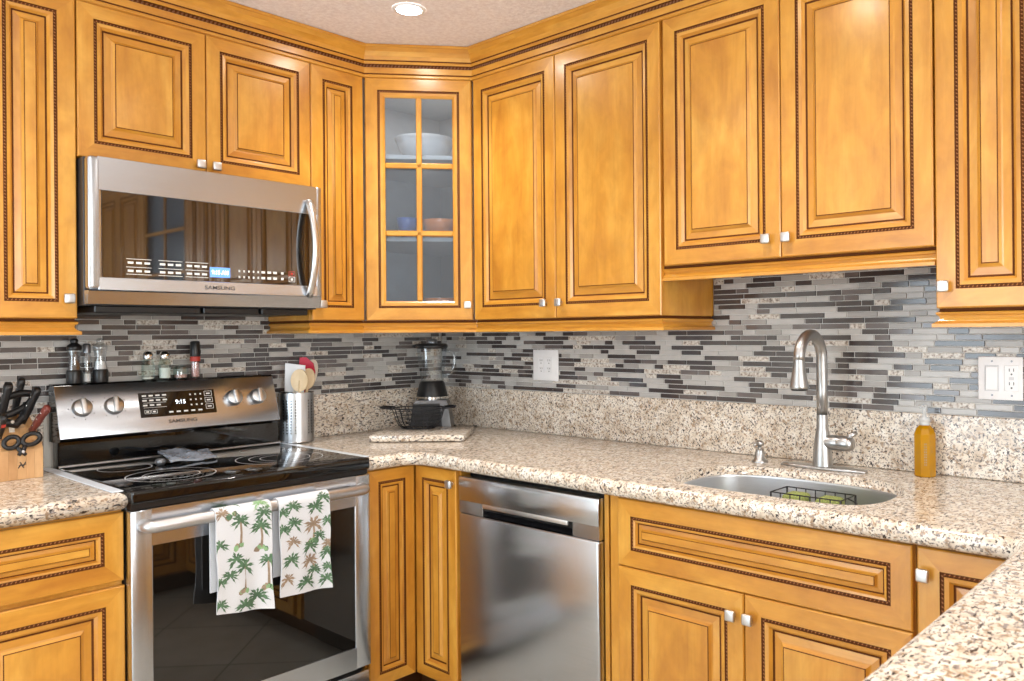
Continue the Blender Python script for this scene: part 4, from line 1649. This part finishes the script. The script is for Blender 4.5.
shaker('clear glass shaker with metal lid, almost empty, beside the salt shaker', -1.349, 'salt', 0.008)
shaker('glass shaker half full of white salt with metal lid', -1.293, 'salt', 0.040)
t = thing('spice_jar', 'low clear glass jar between salt shaker and capped grinder', 'jar', (-1.238, -0.055, ZB))
MB().lathe([(0.0235, 0), (0.0245, 0.003), (0.0245, 0.040), (0.020, 0.047)], 20).build('jar', 'clear_green', t)
MB().lathe([(0.020, 0.003), (0.0205, 0.014)], 16).build('filling', 'pink', t)
t = thing('spice_grinder', 'black-capped spice grinder with mixed grains', 'grinder', (-1.1865, -0.055, ZB))
MB().lathe([(0.0155, 0), (0.0165, 0.003), (0.0165, 0.070), (0.014, 0.078)], 20).build('jar', 'clear', t)
MB().lathe([(0.0135, 0.004), (0.0135, 0.055)], 14).build('filling', 'pink', t)
MB().lathe([(0.0168, 0.0785), (0.0175, 0.082), (0.0165, 0.130), (0.014, 0.134), (0.0, 0.135)], 20, cap=False).build('cap', 'black', t)
MB().lathe([(0.0171, 0.060), (0.0171, 0.077)], 20, cap=False).build('label_band', 'red_print', t)

# ------------------------------------------------------------------ folded film packet on the cooktop
t = thing('spoon_rest', 'silvery spoon rest with a crinkled film on the rear of the cooktop', 'spoon rest', (-1.305, -0.215, 0.9246))
t.scale = (0.86, 0.9, 0.95)
mb = MB()
rn = random.Random(4)
nx, ny = 14, 9
vv = []
for j in range(ny + 1):
    for i in range(nx + 1):
        u, v = i / nx, j / ny
        x = -0.085 + 0.19 * u + 0.03 * v
        y = -0.11 + 0.19 * v
        taper = 1 - 0.55 * max(0, u - 0.55)
        y = y * taper
        z = 0.010 + 0.016 * (1 - u) * (0.4 + 0.6 * v) + 0.004 * math.sin(u * 9 + v * 4) + rn.uniform(-0.0022, 0.0022) + 0.008 * v
        vv.append((x, y, z))
ff = [(j * (nx + 1) + i, j * (nx + 1) + i + 1, (j + 1) * (nx + 1) + i + 1, (j + 1) * (nx + 1) + i) for j in range(ny) for i in range(nx)]
mb.add(vv, ff, 0)
mb.add([(p[0], p[1], max(0.0, p[2] - 0.008)) for p in vv], [tuple(reversed(f)) for f in ff], 0)
bd = [i for i in range(nx + 1)] + [j * (nx + 1) + nx for j in range(1, ny + 1)] + [ny * (nx + 1) + i for i in reversed(range(nx))] + [j * (nx + 1) for j in reversed(range(1, ny))]
nb = len(bd)
mb.add([vv[i] for i in bd] + [(vv[i][0], vv[i][1], max(0.0, vv[i][2] - 0.008)) for i in bd], [(i, nb + i, nb + (i + 1) % nb, (i + 1) % nb) for i in range(nb)], 0)
mb.build('film', 'foil', t)
mb = MB()
mb.lathe([(0.012, 0), (0.017, 0.004), (0.019, 0.014), (0.014, 0.022), (0.0, 0.024)], 18, cap=False, xf=Matrix.Translation((-0.112, -0.085, 0.0)))
mb.build('round_end', 'plastic_silver', t)

# ------------------------------------------------------------------ knife block with its knives
KX0, KX1 = -1.840, -1.708
t = thing('knife_block', 'pale wooden knife block on the worktop beside the range', 'knife block', ((KX0 + KX1) / 2, -0.15, ZW + 0.0006))
sp = [(-0.060, 0.0), (-0.060, 0.088), (-0.045, 0.110), (0.085, 0.185), (0.105, 0.165), (0.075, 0.0)]
n = len(sp)
hwk = (KX1 - KX0) / 2
mb = MB()
nst = 6
for k in range(nst):
    a = -hwk + 2 * hwk * k / nst
    b = a + 2 * hwk / nst - 0.0004
    vv = [(a, y, z) for y, z in sp] + [(b, y, z) for y, z in sp]
    mb.add(vv, [tuple(range(n)), tuple(reversed(range(n, 2 * n)))] + [(i, n + i, n + (i + 1) % n, (i + 1) % n) for i in range(n)], 0, (0, 0, 1))
kb = mb.build('block', 'block', t)
# small burnt mark: two strokes crossed by a hook
mb = MB()
for (a, b) in (((-0.010, 0.040), (-0.003, 0.052)), ((-0.003, 0.052), (0.004, 0.040)), ((-0.009, 0.047), (0.010, 0.051)), ((0.003, 0.046), (0.009, 0.058)), ((-0.006, 0.058), (-0.002, 0.053))):
    mb.tube([(a[0] + 0.012, -0.0603, a[1] - 0.006), (b[0] + 0.012, -0.0603, b[1] - 0.006)], 0.0016, 6)
mb.build('burnt_mark', 'dark_print', t)


def knife(label, base, tip, w, th, mat, rivets=True, badge=False):
    """handle from base (in the block) to tip, as a flattened bar"""
    base, tip = Vector(base), Vector(tip)
    t = thing('knife', label, 'knife', base)
    d = tip - base
    L = d.length
    z = d.normalized()
    x = Vector((1, 0, 0))
    y = z.cross(x).normalized()
    x = y.cross(z)
    xf = Matrix((x, y, z)).transposed().to_4x4()
    mb = MB()
    sh = [(0.80, 0.008), (0.86, 0.2), (1.0, 0.45), (0.90, 0.7), (1.05, 0.9), (0.85, 1.0)]
    seg = 14
    vv = []
    for s, q in sh:
        for k in range(seg):
            a = 2 * PI * k / seg
            ca, sa = math.cos(a), math.sin(a)
            vv.append((math.copysign(abs(ca) ** 0.6, ca) * th / 2 * s, math.copysign(abs(sa) ** 0.6, sa) * w / 2 * s, q * L))
    m = len(sh)
    ff = [(j * seg + k, j * seg + (k + 1) % seg, (j + 1) * seg + (k + 1) % seg, (j + 1) * seg + k) for j in range(m - 1) for k in range(seg)]
    ff += [tuple(reversed(range(seg))), tuple((m - 1) * seg + k for k in range(seg))]
    mb.add(vv, ff, 0, (0, 0, 1), True, xf)
    mb.build('handle', mat, t)
    mb = MB()
    mb.box((-th * 0.36, -w * 0.46, -0.014), (th * 0.36, w * 0.46, 0.004), 0, xf=xf, bev=0.001)
    mb.box((-0.001, -w * 0.5, -0.05), (0.001, w * 0.4, -0.012), 0, xf=xf)
    mb.build('blade', 'chrome', t)
    if rivets:
        mb = MB()
        for q in (0.25, 0.5, 0.75):
            for sgn in (-1, 1):
                mb.lathe([(0.0032, 0.0), (0.0028, 0.0012)], 8, xf=xf @ Matrix.Translation((sgn * th * 0.47, 0, q * L)) @ Matrix.Rotation(sgn * PI / 2, 4, 'Y'))
        mb.build('rivet', 'chrome', t)
    if badge:
        mb = MB()
        mb.box((-th * 0.3, -w * 0.56, L * 0.62), (th * 0.3, -w * 0.50, L * 0.76), 0, xf=xf)
        mb.build('badge', 'red_print', t)
    return t


kz = ZW
knife('thick black knife handle rising at the back of the block, at the frame edge', (-1.797, -0.115, kz + 0.168), (-1.785, -0.175, kz + 0.288), 0.030, 0.022, 'black')
knife('black knife handle at the top of the block, topmost of the set', (-1.752, -0.082, kz + 0.186), (-1.742, -0.135, kz + 0.300), 0.026, 0.019, 'black')
knife('black riveted knife handle at the range side of the block, behind the reddish handle', (-1.741, -0.125, kz + 0.162), (-1.716, -0.195, kz + 0.270), 0.028, 0.020, 'black')
knife('reddish brown knife handle at the range side of the block', (-1.727, -0.165, kz + 0.138), (-1.706, -0.250, kz + 0.215), 0.024, 0.018, 'knife_red')
knife('short black steak knife handle with a small red badge, front of the block', (-1.812, -0.178, kz + 0.130), (-1.816, -0.255, kz + 0.196), 0.022, 0.017, 'black', True, True)


def loop_ring(mb, c, rx, ry, tilt, rad, xf, n=22):
    pts = []
    for k in range(n):
        a = 2 * PI * k / n
        x, y = rx * math.cos(a), ry * math.sin(a)
        pts.append((c[0] + x * math.cos(tilt) - y * math.sin(tilt), c[1] + x * math.sin(tilt) + y * math.cos(tilt), 0))
    mb.tube(pts, rad, 8, closed=True, xf=xf, flat=1.2)


t = thing('scissors', 'black kitchen scissors hanging loops-up on the front of the block', 'scissors', (-1.764, -0.222, kz + 0.082))
xf = Matrix.Rotation(PI / 2 - 0.25, 4, 'X') @ Matrix.Scale(0.84, 4)
mb = MB()
loop_ring(mb, (-0.030, 0.040), 0.024, 0.019, 0.5, 0.0068, xf)
mb.tube([(-0.016, 0.022, 0), (-0.006, 0.008, 0), (0.010, -0.010, 0)], [0.006, 0.008, 0.006], 8, xf=xf)
mb.build('handle_loop', 'black', t)
mb = MB()
loop_ring(mb, (0.030, 0.046), 0.028, 0.019, 0.35, 0.0068, xf)
mb.tube([(0.012, 0.030, 0), (0.004, 0.010, 0), (-0.012, -0.008, 0)], [0.006, 0.008, 0.006], 8, xf=xf)
mb.build('handle_loop', 'black', t)
mb = MB()
mb.lathe([(0.0055, 0), (0.005, 0.003)], 12, xf=xf @ Matrix.Translation((0, 0.002, 0.007)))
mb.build('blades', 'chrome', t)

t = thing('poultry_shears', 'big black shears with wide curved grips stuck in the block top', 'shears', (-1.772, -0.140, kz + 0.176))
xf = Matrix.Rotation(PI / 2 - 0.15, 4, 'X')
mb = MB()
loop_ring(mb, (0.002, 0.046), 0.062, 0.025, 0.42, 0.009, xf, 30)
mb.tube([(-0.045, 0.02, 0), (-0.02, -0.006, 0), (0.012, -0.016, 0), (0.03, 0.004, 0), (0.042, 0.05, 0)], [0.010, 0.014, 0.013, 0.012, 0.009], 10, xf=xf)
mb.build('grip', 'black', t)
mb = MB()
mb.box((-0.007, -0.07, -0.0015), (0.007, -0.008, 0.0015), xf=xf)
mb.lathe([(0.006, 0), (0.005, 0.003)], 12, xf=xf @ Matrix.Translation((0.0, -0.008, 0.011)))
mb.build('blades', 'chrome', t)

# ------------------------------------------------------------------ utensil crock
CX, CY = -0.808, -0.092
t = thing('utensil_crock', 'perforated stainless steel utensil holder beside the range', 'utensil holder', (CX, CY, ZW + 0.004))
R0, HC = 0.066, 0.196
mb = MB()
seg, rows = 72, 34
zz = [HC * j / rows for j in range(rows + 1)]
cols = []
hole_cols = lambda k: (k // 2) % 9 < 8 and k % 3 == 1
vv = []
for j in range(rows + 1):
    for k in range(seg):
        a = 2 * PI * k / seg
        vv.append((R0 * math.cos(a), R0 * math.sin(a), zz[j]))
ff = []
for j in range(rows):
    for k in range(seg):
        kk = k % 18
        if 5 < j < rows - 5 and j % 2 == 0 and kk in (2, 5, 8, 11) :
            continue
        ff.append((j * seg + k, j * seg + (k + 1) % seg, (j + 1) * seg + (k + 1) % seg, (j + 1) * seg + k))
mb.add(vv, ff, 0, (0, 0, 1), True)
mb.add([(p[0] * 0.985, p[1] * 0.985, p[2]) for p in vv], [tuple(reversed(f)) for f in ff], 1, (0, 0, 1), True)  # inner wall coloured dark to paint in the shade seen through the holes
mb.lathe([(R0, 0.0), (0.0, 0.0005)], 36, cap=False)
mb.build('holder', ['perf', 'dark_steel'], t)
mb = MB()
mb.tube([(R0 * 0.995 * math.cos(2 * PI * k / 40), R0 * 0.995 * math.sin(2 * PI * k / 40), HC) for k in range(40)], 0.0018, 8, closed=True)
mb.tube([(R0 * 0.995 * math.cos(2 * PI * k / 40), R0 * 0.995 * math.sin(2 * PI * k / 40), 0.002) for k in range(40)], 0.0022, 8, closed=True)
mb.build('rim', 'chrome', t)


def flat_head(mb, ctr, right, upv, outline, th, mat=0):
    ctr, right, upv = Vector(ctr), Vector(right).normalized(), Vector(upv).normalized()
    nn = right.cross(upv).normalized()
    n = len(outline)
    vv = [ctr + right * a + upv * b + nn * th / 2 for a, b in outline] + [ctr + right * a + upv * b - nn * th / 2 for a, b in outline]
    mb.add(vv, [tuple(range(n)), tuple(reversed(range(n, 2 * n)))] + [(i, n + i, n + (i + 1) % n, (i + 1) % n) for i in range(n)], mat, upv)
    return mb


RV = Vector((math.sin(_yaw), -math.cos(_yaw), 0))
zc = ZW + 0.007


def utensil(name, label, cat, foot, head, mat, outline, th, hmat=None, part='head'):
    t = thing(name, label, cat, foot)
    f, h = Vector(foot), Vector(head)
    d = h - f
    up = d.normalized()
    mb = MB()
    mb.tube([(0, 0, 0.003), tuple(d)], 0.0055, 10)
    mb.build('handle', mat, t)
    mb = MB()
    right = (RV - up * RV.dot(up)).normalized()
    flat_head(mb, d, right, up, outline, th)
    mb.build(part, hmat or mat, t)
    return t


def ell(rx, ry, cy=0.0, n=24):
    return [(rx * math.cos(2 * PI * k / n), cy + ry * math.sin(2 * PI * k / n)) for k in range(n)]


t = utensil('wooden_spoon', 'round-headed wooden spoon at the front of the crock', 'spoon', (CX - 0.005, CY - 0.02, zc), (CX - 0.012, CY - 0.045, ZW + 0.248), 'spoon', ell(0.034, 0.045), 0.008)
mb = MB()
utensil('spatula', 'white square-topped spatula standing behind the wooden spoon', 'spatula', (CX - 0.008, CY + 0.02, zc), (CX - 0.010, CY - 0.006, ZW + 0.26), 'cream',
        [(-0.038, -0.06), (0.038, -0.06), (0.040, 0.050), (-0.040, 0.054)], 0.005, 'white', 'blade')
utensil('slotted_spoon', 'slotted wooden spoon in the crock beside the crimson spatula', 'spoon', (CX + 0.012, CY - 0.012, zc), (CX + 0.036, CY - 0.026, ZW + 0.252), 'spoon', ell(0.027, 0.042), 0.008)

utensil('silicone_spatula', 'crimson silicone spatula leaning out of the crock', 'spatula', (CX + 0.01, CY + 0.025, zc), (CX + 0.054, CY + 0.018, ZW + 0.262), 'cream',
        [(-0.026, -0.065), (0.010, -0.07), (0.028, -0.03), (0.032, 0.020), (0.018, 0.055), (-0.012, 0.074), (-0.038, 0.070)], 0.010, 'red', 'blade')
utensil('spoon', 'cream spoon behind the crimson spatula, leaning furthest out of the crock', 'spoon', (CX - 0.004, CY + 0.036, zc), (CX + 0.076, CY + 0.031, ZW + 0.266), 'cream', ell(0.030, 0.064), 0.007)

# ------------------------------------------------------------------ board, basket, blender in the corner
bt = thing('granite_board', 'square granite offcut board lying in the corner below the blender', 'board', (-0.411, -0.391, ZW + 0.0035), math.radians(-48.5))
mb = MB()
mb.box((-0.187, -0.150, 0.0), (0.187, 0.150, 0.024), 0, bev=0.002, seg=2)
mb.build('slab', 'granite', bt)
mb = MB()
for x in (-0.16, 0.16):
    for y in (-0.12, 0.12):
        mb.lathe([(0.009, -0.0033), (0.009, 0.0)], 10, xf=Matrix.Translation((x, y, 0)))
mb.build('foot', 'black', bt)
ZBD = ZW + 0.0278

t = thing('wire_basket', 'dark wire fruit basket with flat end grips on the granite board', 'basket', (-0.372, -0.305, ZBD), math.radians(-46))
t.scale = (0.93, 0.93, 0.97)
mb = MB()


def oval(rx, ry, z, n=36):
    return [(rx * math.cos(2 * PI * k / n), ry * math.sin(2 * PI * k / n), z) for k in range(n)]


levels = [(0.120, 0.085, 0.090), (0.112, 0.078, 0.070), (0.106, 0.072, 0.052), (0.100, 0.066, 0.034), (0.090, 0.058, 0.016), (0.074, 0.046, 0.004)]
for i, (a, b, z) in enumerate(levels):
    mb.tube(oval(a, b, z), 0.0028 if i in (0, 5) else 0.0016, 6, closed=True)
for k in range(20):
    a = 2 * PI * k / 20
    mb.tube([(rx * math.cos(a), ry * math.sin(a), z) for rx, ry, z in levels], 0.0016, 6)
for k in range(-3, 4):
    x = k * 0.018
    yy = 0.046 * math.sqrt(max(0, 1 - (x / 0.074) ** 2))
    mb.tube([(x, -yy, 0.003), (x, yy, 0.003)], 0.0015, 6)
mb.build('wire_bowl', 'wire', t)
for sgn in (-1, 1):
    mb = MB()
    mb.tube([(sgn * 0.112, -0.045, 0.091), (sgn * 0.150, -0.040, 0.094), (sgn * 0.166, -0.022, 0.095), (sgn * 0.166, 0.022, 0.095), (sgn * 0.150, 0.040, 0.094), (sgn * 0.112, 0.045, 0.091)],
            0.0048, 8)
    mb.build('grip', 'wire', t)

t = thing('blender', 'countertop blender with black base and clear fluted jar in the corner', 'blender', (-0.222, -0.207, ZW + 0.0006), math.radians(-45))
mb = MB()
sh = [(0.092, 0.075, 0.0), (0.090, 0.074, 0.02), (0.074, 0.062, 0.12), (0.066, 0.056, 0.135)]
for i in range(len(sh) - 1):
    (a, b, z0), (c, d, z1) = sh[i], sh[i + 1]
    vv = [(-a, -b, z0), (a, -b, z0), (a, b, z0), (-a, b, z0), (-c, -d, z1), (c, -d, z1), (c, d, z1), (-c, d, z1)]
    mb.add(vv, [(0, 1, 5, 4), (1, 2, 6, 5), (2, 3, 7, 6), (3, 0, 4, 7)], 0)
    if i == 0:
        mb.add(vv[:4], [(3, 2, 1, 0)], 0)
    if i == 2:
        mb.add(vv[4:], [(0, 1, 2, 3)], 0)
base = mb.build('motor_base', 'plastic_silver', t)
mb = MB()
vv = [(-0.091, -0.0775, 0.010), (0.052, -0.0775, 0.010), (0.040, -0.0655, 0.122), (-0.075, -0.0655, 0.122),
      (-0.091, -0.070, 0.010), (0.052, -0.070, 0.010), (0.040, -0.058, 0.122), (-0.075, -0.058, 0.122)]
mb.add(vv, [(0, 1, 2, 3), (0, 4, 5, 1), (1, 5, 6, 2), (2, 6, 7, 3), (3, 7, 4, 0)], 0)
for r in range(3):
    for q in range(3):
        x, z = -0.022 + q * 0.022, 0.035 + r * 0.02
        yy = -0.0775 + (z - 0.012) / 0.106 * 0.012
        mb.box((x - 0.008, yy - 0.002, z - 0.006), (x + 0.008, yy + 0.002, z + 0.006), 1, bev=0.001)
mb.build('button_panel', ['black', 'dark_steel'], t)
mb = MB()
mb.lathe([(0.036, 0.1355), (0.036, 0.150)], 28)
mb.build('drive_ring', 'chrome', t)
mb = MB()
mb.lathe([(0.070, 0.1505), (0.068, 0.158), (0.056, 0.205), (0.050, 0.218)], 32)
mb.build('jar_collar', 'black', t)
mb = MB()
seg = 36
pr = [(0.046, 0.2185), (0.049, 0.235), (0.054, 0.27), (0.060, 0.32), (0.063, 0.362)]
vv = []
for k in range(seg):
    a = 2 * PI * k / seg
    fl = 1 + 0.035 * math.cos(6 * a)
    for r, z in pr:
        vv.append((r * fl * math.cos(a), r * fl * math.sin(a), z))
m = len(pr)
ff = [(k * m + i, ((k + 1) % seg) * m + i, ((k + 1) % seg) * m + i + 1, k * m + i + 1) for k in range(seg) for i in range(m - 1)]
mb.add(vv, ff, 0, (0, 0, 1), True)
jar = mb.build('glass_jar', 'clear', t)
mb = MB()
mb.tube([(0.062, 0, 0.352), (0.085, 0, 0.348), (0.100, 0, 0.325), (0.099, 0, 0.285), (0.085, 0, 0.25), (0.053, 0, 0.238)], [0.008, 0.008, 0.0075, 0.0075, 0.0075, 0.008], 10)
mb.build('jar_handle', 'clear', jar)
mb = MB()
mb.lathe([(0.066, 0.3625), (0.070, 0.366), (0.070, 0.378), (0.062, 0.384), (0.0, 0.385)], 32, cap=False)
mb.tube([(-0.055, 0, 0.374), (-0.085, 0, 0.374)], [0.012, 0.006], 8)
mb.build('lid', 'black', t)
mb = MB()
mb.lathe([(0.024, 0.3855), (0.025, 0.400), (0.020, 0.405), (0.0, 0.406)], 22, cap=False)
mb.build('filler_cap', 'plastic_silver', t)
mb = MB()
mb.tube([(0.07, 0.05, 0.02), (0.11, 0.03, 0.006), (0.15, 0.05, 0.0045), (0.19, 0.085, 0.0045)], 0.0035, 8)
mb.build('power_cord', 'black', t)

# ------------------------------------------------------------------ recessed ceiling lights
cans = [(-0.749, -0.768), (-2.0, -0.95), (-0.95, -2.0), (-2.2, -2.1), (-0.95, -3.4), (-2.2, -3.4), (-3.5, -1.0), (-3.5, -2.4), (-3.5, -3.8), (-1.6, -4.7), (-3.2, -4.9)]
for i, (x, y) in enumerate(cans):
    t = thing('ceiling_light', 'round recessed ceiling light shining just in front of the glass corner cabinet' if i == 0 else
              'round recessed ceiling light out of the photo, further back in the room', 'light', (x, y, ZC), 0, None if i == 0 else 'recessed lights beyond the frame')
    mb = MB()
    mb.lathe([(0.058, -0.0003), (0.056, -0.004), (0.048, -0.006), (0.043, -0.004)], 32, cap=False)
    mb.build('trim_ring', 'white', t)
    mb = MB()
    mb.lathe([(0.0, -0.0046), (0.0425, -0.0042)], 28, cap=False)
    mb.build('lens', 'lens', t)
    sd_ = bpy.data.lights.new('beam', 'SPOT')
    sd_.energy = CAN_W
    sd_.color = (1.0, 0.95, 0.88)
    sd_.spot_size = math.radians(125)
    sd_.spot_blend = 0.85
    sd_.shadow_soft_size = 0.042
    sp_ = bpy.data.objects.new('beam', sd_)
    C.objects.link(sp_)
    sp_.parent = t
    sp_.location = (0, 0, -0.012)
